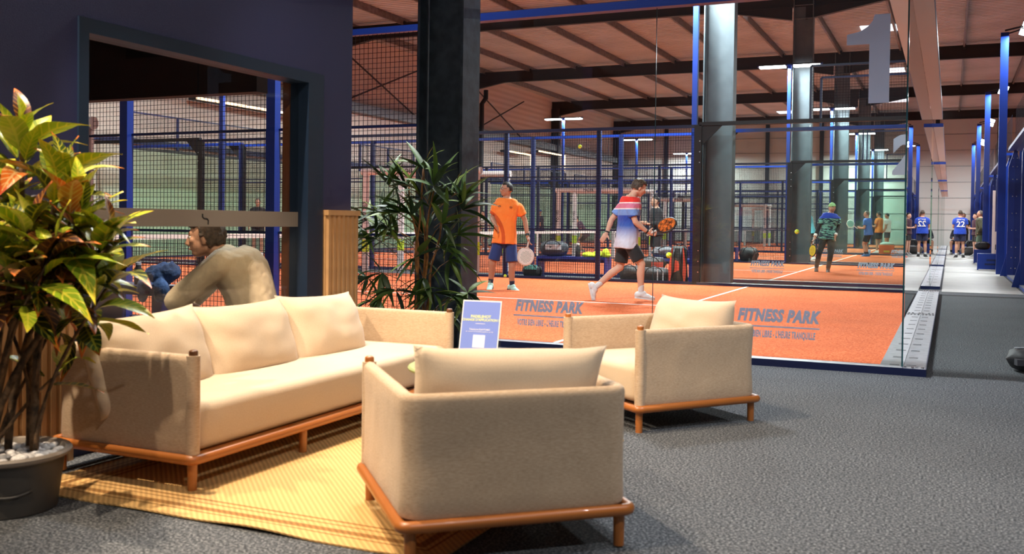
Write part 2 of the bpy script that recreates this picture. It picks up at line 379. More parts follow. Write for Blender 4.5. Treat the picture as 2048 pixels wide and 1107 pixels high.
st = MB().mm((-.066, Y0-oy+.058, 1.093), (-.0645, Y1-oy-.165, 1.187)).build('privacy_strip', M_strip, we); tag(st, 'frosted grey strip across the pane')
lg = MB().tube([(0, -.024, .030), (0, -.024, .012), (0, -.012, .004), (0, .012, .002), (0, .022, -.006), (0, .022, -.030)], .0045, 6).build('strip_mark', M_black, we); p = on_x(411, 438, WX-.063); lg.location = (p.x-WX, p.y-oy, p.z)
MB().mm((-.20, Y1-oy-.155, .0), (-WT-.015, Y1-oy-.06, 2.05)).build('inner_jamb', M_orjamb, we)
# booth body: header and ceiling panel over the far opening
hd = struct(MB().mm((-7.4, -2.60, 2.035), (-4.15, -2.48, 2.62)).mm((-7.4, -6.5, 2.60), (-4.15, -2.48, 2.68)).build('ceiling_booth', M_brown)); tag(hd, 'dark brown soffit inside the booth', 'ceiling')
bw = struct(MB().mm((-7.5, -8, 0), (-7.4, -2.48, 2.7)).build('wall_booth_end', M_brown)); tag(bw, 'dark brown end wall inside the booth', 'wall')
def wainscot(name, y0, y1, zt, label, slat=.036, gap=.014):
    e = struct(MB().mm((WX+.002, y0, 0), (WX+.022, y1, zt-.035)).build(name, M_oak)); tag(e, label, 'panelling')
    MB().mm((WX-.0, y0-.003, zt-.035), (WX+.048, y1+.003, zt)).build('cap_rail', M_oak, e)
    n = int((y1-y0)/(slat+gap)); stp = (y1-y0)/n; me = MB().prism([(-slat/2, 0), (-slat/2*.7, .018), (slat/2*.7, .018), (slat/2, 0)], 2, 0.0, zt-.036).mesh('slat'); me.materials.append(M_oak)
    for i in range(n):
        inst('slat', me, e, M=Matrix.Translation((WX+.022, y0+stp*(i+.5), 0)) @ Matrix.Rotation(-math.pi/2, 4, 'Z'))
    return e
wainscot('trim_1', -7.2, -4.80, 1.19, 'oak slatted wainscot behind the croton plant')
t2 = wainscot('trim_2', -2.785, -2.41, 1.205, 'oak slatted panel at the end of the blue wall')
MB().mm((WX-WT-.02, -2.452, 0), (WX+.002, -2.41, 1.205)).build('return_panel', M_oak, t2)
# ================================================================== COURTS
ORD = ['first', 'second', 'third', 'fourth', 'fifth']
def wires(x0, x1, z0, z1, y, step=.05, r=.0021):
    mb = MB(); n = int(round((x1-x0)/step))
    for i in range(n+1):
        x = x0+(x1-x0)*i/n; mb.mm((x-r, y-r, z0), (x+r, y+r, z1))
    n = int(round((z1-z0)/step))
    for i in range(n+1):
        z = z0+(z1-z0)*i/n; mb.mm((x0, y+r, z-r), (x1, y+3*r, z+r))
    return mb
POST_ME = MB().mm((-.04, -.04, 0), (.04, .04, 3.0)).mesh('post'); POST_ME.materials.append(M_bluedk)
POSTF_ME = MB().mm((-.055, -.045, 0), (.055, .045, 3.0)).mesh('post'); POSTF_ME.materials.append(M_blue)
PANE_ME = MB().mm((0, -.006, 0), (1.994, .006, 2.93)).mesh('glass_pane'); PANE_ME.materials.append(M_glass)
BOLT = MB().cyl((0, 0, 0), (0, -.012, 0), .012, n=6).mesh('bolt'); BOLT.materials.append(mat('bright bolt', (.8, .8, .8), .25, 1.0))
def logo(parent, xc, z, y, s=1.0):
    """sticker lettering on the court side glass"""
    e = parent
    for body, sz, dz, bold, sh, sx, spc in (('FITNESS PARK', .130, 0, .0080, .28, .74, 1.12), ("VOTRE BIEN LIBRE - L'HEURE TRANQUILLE", .075, -.150, .0036, .18, .52, 1.12)):
        me = text_mesh(body, sz*s, sh, bold*s, .0006, sx=sx, spacing=spc); me.materials.append(M_film)
        wd = max(v.co.x for v in me.vertices)-min(v.co.x for v in me.vertices); tgt = (.665 if dz == 0 else .60)*s
        inst('lettering', me, e, M=Matrix.Translation((xc, y-.0075, z+dz*s)) @ Matrix.Rotation(math.pi/2, 4, 'X') @ Matrix.Diagonal((tgt/wd, 1, 1, 1)))
    MB().mm((xc-.335*s, y-.0082, z-.092*s), (xc+.335*s, y-.0068, z-.080*s)).build('underline', M_film, e)
def numeral(parent, body, xc, z, h, y):
    if body == '1':
        q = [(.22, -.5), (.22, .5), (.05, .5), (.03, .43), (-.02, .37), (-.10, .32), (-.245, .29), (-.245, .17), (0, .17), (0, -.5)]
        MB().prism([(xc+a*h, z+b*h) for a, b in q], 1, y-.0082, y-.0068).build('numeral', M_film, parent); return
    me = text_mesh(body, h*1.38, 0, .05, .0006, sx=.95); me.materials.append(M_film)
    inst('numeral', me, parent, M=Matrix.Translation((xc, y-.0075, z)) @ Matrix.Rotation(math.pi/2, 4, 'X'))
DOOR = (-11.35, -8.65)
def side(k, y, near):
    """one long side (20 m) of court k at y: glass 4 m at each end, wire mesh between, door gap with padded portal"""
    w_ = 'near' if near else 'far'; out = -1 if near else 1
    fe = empty('mesh_fence', (-10, y, 0), f'blue wire mesh fence on the {w_} side of the {ORD[k]} court', 'fence')
    def P(mb, n, m, **kw): return mb.build(n, m, fe, off=(-10, y, 0), **kw)
    for (a, b) in ((-16, DOOR[0]), (DOOR[1], -4)):
        P(wires(a, b, .06, 2.97, y), 'wire_mesh', M_wire)
    P(wires(DOOR[0], DOOR[1], 2.25, 2.97, y), 'wire_mesh', M_wire)
    P(MB().mm((-16, y-.03, 2.95), (-4, y+.03, 3.01)), 'top_rail', M_bluedk if not near else M_blue)
    for z in (1.0, 2.05):
        for (a, b) in ((-16, DOOR[0]), (DOOR[1], -4)): P(MB().mm((a, y+out*.012, z-.012), (b, y+out*.03, z+.012)), 'mid_rail', M_bluedk)
    for (a, b) in ((-16, DOOR[0]), (DOOR[1], -4)): P(MB().mm((a, y-.04, 0), (b, y+.04, .055)), 'base_rail', M_bluedk)
    for x in (-16, -14, -12.1, -8, -6):
        inst('post', POSTF_ME if (k == 0 and near) else POST_ME, fe, (x+10, out*.05, 0))
    # padded portal round the door opening
    pe = empty('door_portal', (-10, y, 0), f'white padded door portal on the {w_} side of the {ORD[k]} court', 'door frame')
    r = .075
    for x in DOOR: MB().cyl((x+10, 0, .0), (x+10, 0, 2.2), r, n=14).build('pad_post', M_pad, pe, smooth=50)
    MB().cyl((DOOR[0]+10-.1, 0, 2.2), (DOOR[1]+10+.1, 0, 2.2), r, n=14).build('pad_beam', M_pad, pe, smooth=50)
    for x in DOOR: MB().cyl((x+10, 0, .45), (x+10, 0, .72), r+.004, n=14).build('lime_band', mat('lime band', (.55, .75, .02), .6), pe, smooth=50)
    if not ((k == 0 and not near) or (k == 1 and near)): pe['group'] = 'padded door portals'
    me = text_mesh('PADEL', .13, 0, .001, .001); me.materials.append(M_black)
    inst('lettering', me, pe, M=Matrix.Translation((-.3, -r-.002, 2.2)) @ Matrix.Rotation(math.pi/2, 4, 'X'))
    me = text_mesh('TO YES', .12, 0, .001, .001); me.materials.append(M_black)
    for x in DOOR: inst('lettering', me, pe, M=Matrix.Translation((x+10, -r-.002, 1.35)) @ Matrix.Rotation(math.pi/2, 4, 'X') @ Matrix.Rotation(math.pi/2, 4, 'Z'))
    # glass ends
    for x0, which in ((-4, 'corridor'), (-20, 'wall')):
        ge = empty('glass_wall', (x0, y, 0), f'glass panels of the {ORD[k]} court, {w_} side, {which} end', 'glass wall')
        for i in range(2): inst('glass_pane', PANE_ME, ge, (2*i+.003, 0, .058))
        top = M_blue if near else M_black
        MB().mm((0, -.05, 2.985), (4, .05, 3.055)).build('top_beam', top, ge)
        MB().mm((0, -.08, 0), (4+(.16 if x0 == -4 else 0), .05, .057)).build('base_beam', M_bluedk, ge)
        MB().mm((0, -.078, .0572), (4, .048, .0585)).build('base_strip', M_galv, ge)
        if not (k == 0 and near):
            xp = .0 if x0 == -4 else 4.0; sg = 1 if x0 == -4 else -1
            mb = MB(); mb.mm((xp-.09*sg, -.05, 0), (xp+.05*sg, .05, 3.0)); mb.prism([(xp+.05*sg, 2.985), (xp+.42*sg, 2.985), (xp+.05*sg, 2.62)], 1, -.02, .02); mb.build('corner_post', M_black, ge)
            for z in (.25, .45, .65, 2.3, 2.5, 2.7): inst('bolt', BOLT, ge, (xp+.02*sg, -.05, z))
        if k < 3:   # upper mesh over the last two metres
            if x0 == -4 and not (k == 0 and near):
                mb = wires(2, 4, 3.06, 4.0, 0); mb.build('upper_mesh', M_wire, ge); MB().mm((2, -.02, 3.98), (4, .02, 4.02)).mm((1.98, -.02, 3.05), (2.02, .02, 4.0)).build('upper_rail', M_bluedk, ge)
        if x0 == -4 and near:
            if k < 3:
                logo(ge, 4-.955, .40, 0); logo(ge, 4-2.97, .38, 0)
                numeral(ge, str(k+1), 4-.285 if k == 0 else 4-.45, 2.45, .69, 0)
        if k == 0 and near and x0 == -4:
            mb = MB().mm((3.992, -.007, .058), (4.004, .007, 2.985)); mb.build('glass_edge', M_glasse, ge)
            MB().mm((1.996, -.0065, .058), (2.0, .0065, 2.985)).build('glass_joint', M_glasse, ge)
def endwall(k, y0, x, which, label):
    ge = empty('glass_wall', (x, y0, 0), label, 'glass wall')
    gm = M_glass if which == 'corridor' else M_glassend
    me = MB().mm((-.006, .003, .058), (.006, 1.997, 2.985)).mesh('glass_pane'); me.materials.append(gm)
    for i in range(5): inst('glass_pane', me, ge, (0, 2*i, 0))
    if which == 'corridor':
        M2 = mat('pale grey beam underside', (.62, .70, .74), .6)
        for s_ in (-1, 1):
            for i in range(2):
                a, b = i*5.0+.004-(.08 if i == 0 else 0), (i+1)*5.0-.004+(.05 if i == 1 else 0)
                MB().mm((s_*.008, a, 2.985), (s_*.165, b, 3.05)).build('top_plate', M2, ge)
                MB().mm((s_*.008, a, .0), (s_*.165, b, .058)).build('base_plate', M_galv, ge)
        sl = MB().mm((-.035, -.006, 0), (.035, .006, .0012)).mesh('slot'); sl.materials.append(M_black)
        for i in range(20 if k == 0 else 8):
            yy = .06+i*(.5 if k == 0 else 1.25)
            for s_ in (-1, 1): inst('slot', sl, ge, (s_*.062, yy, .0582)); inst('slot', sl, ge, (s_*.062, yy+.05, .0582))
        if k == 0:
            b2 = MB().cyl((0, 0, 0), (0, 0, .012), .013, n=8).mesh('bolt'); b2.materials.append(BOLT.materials[0])
            for xx, yy in ((.02, -.05), (.075, -.06), (.10, -.03), (.145, -.05), (.03, 4.9), (.07, 4.9), (.11, 4.9), (.145, 4.9), (.03, 9.9), (.07, 9.9), (.11, 9.9), (.145, 9.9), (.02, 5.1), (.10, 5.1), (.14, 5.1)):
                inst('bolt', b2, ge, (xx, yy, .058))
        MB().mm((.166, -.08, 0), (.172, 10.05, .058)).build('edge_strip', M_bluedk, ge); MB().mm((.166, -.08, 2.985), (.172, 10.05, 3.05)).build('edge_strip', M_blue, ge)
        MB().mm((-.16, -.082, 2.985), (.172, -.08, 3.05)).build('edge_strip', M_blue, ge)
        MB().mm((.008, -.086, 0), (.172, -.081, .057)).build('edge_strip', M_bluedk, ge)
    else:
        MB().mm((-.05, 0, 2.985), (.05, 10, 3.06)).build('top_beam', M_black, ge); MB().mm((-.05, 0, 0), (.05, 10, .057)).build('base_beam', M_bluedk, ge)
        mb = MB(); n = 40
        for i in range(0, 201): mb.mm((-.002, .05*i-.002, 3.06), (.002, .05*i+.002, 4.0))
        for i in range(20): mb.mm((.002, 0, 3.06+.05*i-.002), (.006, 10, 3.06+.05*i+.002))
        mb.build('upper_mesh', M_wire, ge); MB().mm((-.02, 0, 3.98), (.02, 10, 4.02)).build('upper_rail', M_bluedk, ge)
        for i in (0, 1, 2, 3, 4, 5): MB().mm((-.03, 2*i-.03, 3.06), (.03, 2*i+.03, 4.0)).build('upper_post', M_bluedk, ge)
    return ge
def net(k, y0):
    e = empty('tennis_net', (-10, y0+5, 0), f'net with white band across the {ORD[k]} court', 'net')
    MB().mm((-.012, -5, .83), (.012, 5, .90)).build('white_band', M_white, e)
    mb = MB(); r = .0022
    for i in range(0, 231): y = -5+10*i/230; mb.mm((-r, y-r, .03), (r, y+r, .83))
    for i in range(19): z = .03+.0432*i; mb.mm((r, -5, z-r), (3*r, 5, z+r))
    tag(mb.build('net_mesh', M_black, e), kind='stuff')
    for s_ in (-1, 1): MB().mm((-.05, s_*4.9-.05, 0), (.05, s_*4.9+.05, .95)).build('net_post', M_pad, e)
    MB().mm((-.016, -.03, 0), (.016, .03, .88)).build('centre_strap', M_white, e)
def court(k, x0=-20.0, x1=0.0, y0=None):
    y0 = PITCHY*k if y0 is None else y0
    e = struct(MB().mm((x0+.02, y0+.045, .0), (x1-.012, y0+9.955, .012)).build('floor_court', M_turf)); tag(e, f'terracotta turf of the {ORD[k]} court', 'court')
    for a, b in (((-3.075, y0+.06), (-3.025, y0+9.94)), ((-16.975, y0+.06), (-16.925, y0+9.94)), ((-16.925, y0+4.975), (-3.0, y0+5.025))):
        MB().mm((a[0], a[1], .012), (b[0], b[1], .0145)).build('court_line', M_white, e)
for k in range(5):
    y0 = PITCHY*k; court(k); net(k, y0); side(k, y0, True); side(k, y0+10, False)
    endwall(k, y0, 0.0, 'corridor', f'long glass wall of the {ORD[k]} court beside the corridor')
    endwall(k, y0, -20.0, 'wall', f'green tinted end glass of the {ORD[k]} court at the far left')
# light poles in the gaps
def pole(x, y, label, m=M_blue, arm=(1, 0), h=5.95):
    e = empty('light_pole', (x, y, 0), label, 'lamp post', 'court light poles')
    MB().mm((-.05, -.05, 0), (.05, .05, h)).build('mast', m, e)
    MB().mm((-.95, -.03, h-.03), (.95, .03, h+.03)).build('cross_arm', M_bluedk, e)
    for s_ in (-1, 1): MB().mm((s_*.12, -.13, h-.07), (s_*.88, .13, h-.02)).build('led_bar', M_led, e)
    for s_ in (-1, 1): MB().mm((s_*.10, -.15, h-.02), (s_*.90, .15, h+.02)).build('lamp_housing', M_black, e)
    return e
for k in range(0, 5):
    y = 10.75+PITCHY*k
    pole(-4.2 if k == 0 else -4.15, y-.32, f'blue light pole beside the column in the {ORD[k]} gap'); pole(-16.0, y, f'blue light pole near the hall wall in the {ORD[k]} gap')
pole(-3.93, -.25, 'added blue light pole, unseen behind the charcoal column')  # pole added where the column hides it, to carry the added near-side flood
# ================================================================== right of the corridor: the neighbouring row of courts
RW = 1.70
for k in range(5):
    y0 = 8.0+PITCHY*k
    e = struct(MB().mm((RW+.02, y0, 0), (RW+20, y0+10, .012)).build('floor_court', M_turf)); tag(e, f'terracotta turf of the {ORD[k]} court right of the corridor', 'court')
    ge = empty('glass_wall', (RW, y0, 0), f'glass wall of the {ORD[k]} court on the right of the corridor', 'glass wall')
    me = MB().mm((-.006, .003, .058), (.006, 1.997, 2.985)).mesh('glass_pane'); me.materials.append(M_glass)
    for i in range(5): inst('glass_pane', me, ge, (0, 2*i, 0))
    MB().mm((-.15, 0, 2.985), (.15, 10, 3.05)).build('top_plate', M_blue, ge); MB().mm((-.15, 0, 0), (.15, 9.2, .058)).build('base_plate', M_galv, ge)
    MB().mm((-.155, -.0, 0), (-.15, 9.2, .058)).build('edge_strip', M_blue, ge)
    for yy, sg in ((9.85, 1), (.15, -1), (5.0, 1)):   # broad blue bracket posts with a sloped shoulder
        mb = MB(); mb.prism([(-.14, 0), (.12, 0), (.12, 3.02), (-.02, 3.02), (-.14, 2.6)], 1, yy-.10, yy+.10)
        mb.prism([(-.28, 0), (-.14, 0), (-.14, .55)], 1, yy-.02, yy+.02)
        mb.build('bracket_post', M_blue, ge)
        for z in (.2, .45, .7, 1.1, 1.5, 1.9, 2.3, 2.6, 2.8):
            o = inst('bolt', BOLT, ge, (-.05, yy-.10, z)); inst('bolt', BOLT, ge, (.07, yy-.10, z))
    mb = MB(); mb.prism([(.0, 3.05), (.0, 3.9), (.02, 4.0), (.02, 3.05)], 1, 0, 10)
    for i in range(0, 200): pass
    wm = MB()
    for i in range(41): wm.mm((-.002, .25*i-.002, 3.05), (.002, .25*i+.002, 4.0))
    for i in range(20): wm.mm((.002, 0, 3.05+.05*i-.002), (.006, 10, 3.05+.05*i+.002))
    wm.build('upper_mesh', M_wire, ge)
    # lengthwise fences of that court
    for yy, wrd in ((y0, 'near'), (y0+10, 'far')):
        fe = empty('mesh_fence', (RW, yy, 0), f'wire mesh fence on the {wrd} side of the {ORD[k]} court right of the corridor', 'fence')
        wires(0.1, 4, .06, 2.97, 0).build('wire_mesh', M_wire, fe); MB().mm((.1, -.03, 2.95), (4, .03, 3.01)).build('top_rail', M_bluedk, fe)
        for x in (2.0, 4.0): inst('post', POST_ME, fe, (x, 0, 0))
for k in range(4):
    e = empty('light_pole', (1.46, 18.75+PITCHY*k, 0), f'tall blue floodlight pole on the right of the corridor, {["nearest", "second", "third", "farthest"][k]} of the row', 'lamp post', 'court light poles')
    MB().mm((-.09, -.06, 0), (.09, .06, 5.95)).build('mast', M_blue, e)
    MB().bar((0, 0, 6.0), (.40, 0, 6.08), .04, .04).bar((0, 0, 5.9), (.4, 0, 6.02), .03, .03).build('arm', M_black, e)
    for z, dx in ((6.10, .52), (5.93, .46)):
        Q = Matrix.Rotation(.35, 3, 'Y') @ Matrix.Rotation(-.75, 3, 'X'); MB().box((dx, 0, z), (.30, .20, .05), Q).build('lamp_housing', M_black, e); MB().box(Vector((dx, 0, z)) + Q @ Vector((0, 0, -.032)), (.27, .17, .014), Q).build('led_panel', M_led, e)
def bench(loc, label, rz=0, ln=.95, m=M_blue, panel=True):
    e = empty('bench', loc, label, 'bench', None, rz)
    MB().mm((-ln/2, -.19, .40), (ln/2, .19, .45)).build('seat', m, e)
    for s_ in (-1, 1):
        MB().mm((s_*ln/2-s_*.0, -.19, 0), (s_*(ln/2-.03), .19, .40)).build('leg', m, e)
    if not panel:
        MB().mm((-ln/2+.03, -.03, .34), (ln/2-.03, .03, .40)).build('stretcher', m, e); return e
    mb = MB().mm((-ln/2+.18, -.195, .14), (-ln/2+.48, -.191, .19)).mm((-ln/2+.43, -.195, .14), (-ln/2+.48, -.191, .30)).mm((-ln/2+.22, -.195, .25), (-ln/2+.48, -.191, .30))
    MB().mm((-ln/2+.03, -.19, .03), (ln/2-.03, -.175, .40)).build('front_panel', m, e); mb.build('cut_out', M_bluedk, e)
    return e
bench((1.27, 21.3, 0), 'blue bench against the corridor wall, nearest the camera', 0, .52)
bench((1.28, 26.6, 0), 'blue bench against the corridor wall, with a black bag on it', 0, .50)
bench((.66, 37.5, 0), 'blue bench far down the corridor under the seated person', 0, .6)
o = MB().mm((1.42, 21.25, .452), (1.48, 21.31, 1.05)).build('foam_roller', M_pad); tag(o, 'white upright tube standing on the nearest corridor bench', 'tube'); MB().mm((1.44, 21.245, .56), (1.46, 21.25, .7)).build('print', M_black, o)
o = MB().mm((1.40, 22.4, 0.006), (1.47, 22.47, 2.2)).build('foam_roller', M_pad); tag(o, 'tall white foam post leaning in the corridor behind the nearest bench', 'tube'); MB().mm((1.395, 22.42, 1.2), (1.40, 22.45, 1.8)).build('print', M_black, o)
# ================================================================== LOUNGE FURNITURE
def fabric(name, col, col2, sc=(60, 60, 420)):
    m = bpy.data.materials.new(name); m.use_nodes = True; b = bsdf(m); b.inputs['Roughness'].default_value = .9; b.inputs['Sheen Weight'].default_value = .15; b.inputs['Specular IOR Level'].default_value = .2
    tc = N(m, 'ShaderNodeTexCoord'); mp = N(m, 'ShaderNodeMapping'); mp.inputs['Scale'].default_value = sc; L(m, tc.outputs['Object'], mp.inputs[0])
    n = N(m, 'ShaderNodeTexNoise', Scale=1.0, Detail=2.0); L(m, mp.outputs[0], n.inputs['Vector'])
    r = N(m, 'ShaderNodeValToRGB'); r.color_ramp.elements[0].position = .3; r.color_ramp.elements[1].position = .7; r.color_ramp.elements[0].color = (*col, 1); r.color_ramp.elements[1].color = (*col2, 1)
    L(m, n.outputs['Fac'], r.inputs[0]); L(m, r.outputs[0], b.inputs['Base Color'])
    n2 = N(m, 'ShaderNodeTexNoise', Scale=5.0, Detail=1.0); L(m, tc.outputs['Object'], n2.inputs['Vector'])
    ad = N(m, 'ShaderNodeMath', operation='MULTIPLY_ADD'); ad.inputs[1].default_value = .06; L(m, n.outputs['Fac'], ad.inputs[0]); L(m, n2.outputs['Fac'], ad.inputs[2])
    bp = N(m, 'ShaderNodeBump', Strength=.55, Distance=.02); L(m, ad.outputs[0], bp.inputs['Height']); L(m, bp.outputs[0], b.inputs['Normal']); MATS[name] = m; return m
M_fab = fabric('sand woven fabric', (.43, .305, .195), (.56, .42, .29))
M_fab2 = fabric('cream cushion fabric', (.565, .435, .305), (.625, .495, .355), (260, 260, 260))
def rpath(w_, d, r, seg=6):
    """open U path (front-left, back-left, back-right, front-right); back at y=-d/2, front at +d/2"""
    pts = [(-w_/2, d/2)]
    for cx, cy, a0 in ((-w_/2+r, -d/2+r, math.pi), (w_/2-r, -d/2+r, 1.5*math.pi)):
        for i in range(seg+1):
            a = a0+math.pi/2*i/seg; pts.append((cx+r*math.cos(a), cy+r*math.sin(a)))
    return pts+[(w_/2, d/2)]
def shell(w_, d, z0, z1, th=.05):
    pts = [Vector((x, y, 0)) for x, y in rpath(w_, d, .055)]
    # subdivide the long runs so that the panel can sag a little
    out = [];
    for a, b in zip(pts, pts[1:]):
        n = max(1, int((b-a).length/.06))
        for i in range(n): out.append(a.lerp(b, i/n))
    out.append(pts[-1]); mb = MB(); rings = []
    prof = []
    hz = z1-z0; r = th/2
    for i in range(7): a = math.pi*i/6; prof.append((r*math.cos(a), z1-r+r*math.sin(a)))     # rounded top from outer(+r) to inner
    inner = [(-r, z1-r-hz*.9*t/8) for t in range(1, 9)]; outer = [(r, z0+.02+(z1-r-z0-.02)*t/8) for t in range(0, 8)]
    prof = prof+inner+[(-r*.8, z0), (r*.8, z0)]+outer
    N_ = len(out)
    for i, p in enumerate(out):
        d_ = (out[min(i+1, N_-1)]-out[max(i-1, 0)]).normalized(); nrm = Vector((-d_.y, d_.x, 0))*-1.0
        ring = []
        for (q, z) in prof:
            sag = 0
            if q > 0 and z0+.05 < z < z1-.04:
                t = (z-z0)/hz; sag = -.007*math.sin(math.pi*t)*(0.6+.8*noise.noise(Vector((p.x*4, p.y*4, z*7))))
            ring.append(p+nrm*(q+sag)+Vector((0, 0, z)))
        rings.append(ring)
    mb.loft(rings, True); return mb
def pillow(w_, h, t, pinch=.10, seed=0, n=22):
    mb = MB(); vs = []; idx = {}
    for sd in (1, -1):
        for j in range(n+1):
            for i in range(n+1):
                u, v = -1+2*i/n, -1+2*j/n
                e = max(0, (1-abs(u)**3.2))**.6*max(0, (1-abs(v)**3.2))**.6
                x = u*(w_/2)*(1-pinch*.6*(1-v*v)*abs(u)**6*.6+.02*abs(u*v)**4); y = v*(h/2)*(1-pinch*(1-u*u)*abs(v)**6*.5+.05*abs(u*v)**4)
                wr = noise.noise(Vector((u*2.2+seed, v*2.2, sd*3)))*.10+.06*math.sin(9*v+4*u)*abs(u)**3
                z = sd*t/2*e*(1+wr)
                edge = i in (0, n) or j in (0, n)
                if edge and sd == -1: idx[(sd, i, j)] = idx[(1, i, j)]; continue
                idx[(sd, i, j)] = len(vs); vs.append((x, y, z))
    fs = []
    for sd in (1, -1):
        for j in range(n):
            for i in range(n):
                q = [idx[(sd, i, j)], idx[(sd, i+1, j)], idx[(sd, i+1, j+1)], idx[(sd, i, j+1)]]; fs.append(q if sd == 1 else q[::-1])
    return mb.add(vs, fs)
def lounge(name, label, cat, loc, rz, w_, d, leg_x):
    """upholstered seat: local x = width, local +y = front"""
    e = empty(name, loc, label, cat, None, rz); zr = .132
    pts = []; hw, hd, r = w_/2, d/2, .03
    for cx, cy, a0 in ((hw-r, hd-r, 0), (-hw+r, hd-r, .5*math.pi), (-hw+r, -hd+r, math.pi), (hw-r, -hd+r, 1.5*math.pi)):
        for i in range(5): a = a0+math.pi/2*i/4; pts.append((cx+r*math.cos(a), cy+r*math.sin(a), zr))
    MB().tube(pts, .021, 10, close=True).build('base_rail', M_wood, e, smooth=True)
    mb = MB()
    for i in range(5): y = -hd+.1+(d-.2)*i/4; mb.mm((-hw+.02, y-.03, zr-.01), (hw-.02, y+.03, zr+.008))
    mb.build('slat_base', M_wood, e)
    for lx in leg_x:
        for sy in (-1, 1): MB().cyl((lx, sy*(hd-.03), 0), (lx, sy*(hd-.03), zr), .019, .021, 14).build('leg', M_wood, e, smooth=50)
    shell(w_-.055, d-.055, .152, .565).build('upholstered_shell', M_fab, e, smooth=60)
    for sx in (-1, 1):
        MB().cyl((sx*(hw-.0275), hd-.026, .145), (sx*(hw-.0275), hd-.026, .562), .0285, n=16).build('front_post', M_fab, e, smooth=50)
        mb = MB().cyl((sx*(hw-.0275), hd-.026, .562), (sx*(hw-.0275), hd-.026, .578), .019, n=16).ell((sx*(hw-.0275), hd-.026, .578), (.019, .019, .009)); mb.build('post_cap', M_walnut if cat == 'sofa' or 'empty' in label else M_wood, e, smooth=40)
    me = rbox((w_-.125, d-.075, .205), .045, 4, (0, .02, .255)); 
    for v in me.vertices:
        if v.co.z > .3: v.co.z += .012*(1-(v.co.x/(w_/2))**2)
    obj('seat_cushion', me, M_fab2, e)
    return e
SX, SY0, SY1 = -2.915, -5.01, -2.69
sofa = lounge('sofa', 'long sand coloured three seat sofa under the booth window', 'sofa', (SX, (SY0+SY1)/2, .008), -math.pi/2, SY1-SY0, .81, (-1.13, -.37, .37, 1.13))
a1 = math.radians(42.1)
c1 = Vector((-1.27, -4.80, .006))
ch1 = lounge('armchair', 'sand armchair seen from behind in the foreground, standing partly on the rug', 'armchair', c1, a1, .82, .84, (-.375, .375))
c2a = math.radians(51.9)   # axis front->back
fd = Vector((-math.cos(c2a), -math.sin(c2a), 0)); sd2 = Vector((-fd.y, fd.x, 0))
nf, nb = Vector((-1.205, -3.041, 0)), Vector((-.678, -2.369, 0)); mid = (nf+nb)/2
side_dir = Vector((-math.sin(c2a), math.cos(c2a), 0))
c2 = mid+side_dir*.41
ch2 = lounge('armchair', 'sand armchair standing in front of the glass wall', 'armchair', c2, math.atan2(fd.y, fd.x)-math.pi/2, .82, .85, (-.375, .375))
def cushion(label, loc, rz, lean, w_, h, t, seed, roll=0, group=None):
    o = pillow(w_, h, t, seed=seed).build('back_cushion', M_fab2, None, smooth=True)
    o.matrix_world = Matrix.Translation(loc) @ Matrix.Rotation(rz, 4, 'Z') @ Matrix.Rotation(math.pi/2-lean, 4, 'X') @ Matrix.Rotation(roll, 4, 'Z')
    return tag(o, label, 'cushion', group)
# local: pillow plane x (width) / y (height) -> upright; its normal faces local -y before rz
for i, (yy, nm, rl) in enumerate(((-4.68, 'sofa back cushion nearest the croton plant', .03), (-3.995, 'middle back cushion of the sofa', .0), (-3.31, 'sofa back cushion nearest the bamboo plant', -.03))):
    cushion('cream '+nm, (-3.07, yy, .488), math.pi/2, .34, .72, .43, .25, i*3.1, rl)
R1 = Matrix.Rotation(a1, 3, 'Z')
cushion('cream back cushion leaning in the foreground armchair', c1+R1 @ Vector((.0, -.24, .50)), a1+math.pi, .25, .70, .40, .24, 11.3, .03)
r2 = math.atan2(fd.y, fd.x)-math.pi/2; R2 = Matrix.Rotation(r2, 3, 'Z')
cushion('cream back cushion in the armchair by the glass wall', c2+R2 @ Vector((0.0, -.23, .495)), r2+math.pi, .30, .70, .40, .25, 21.7, .02)
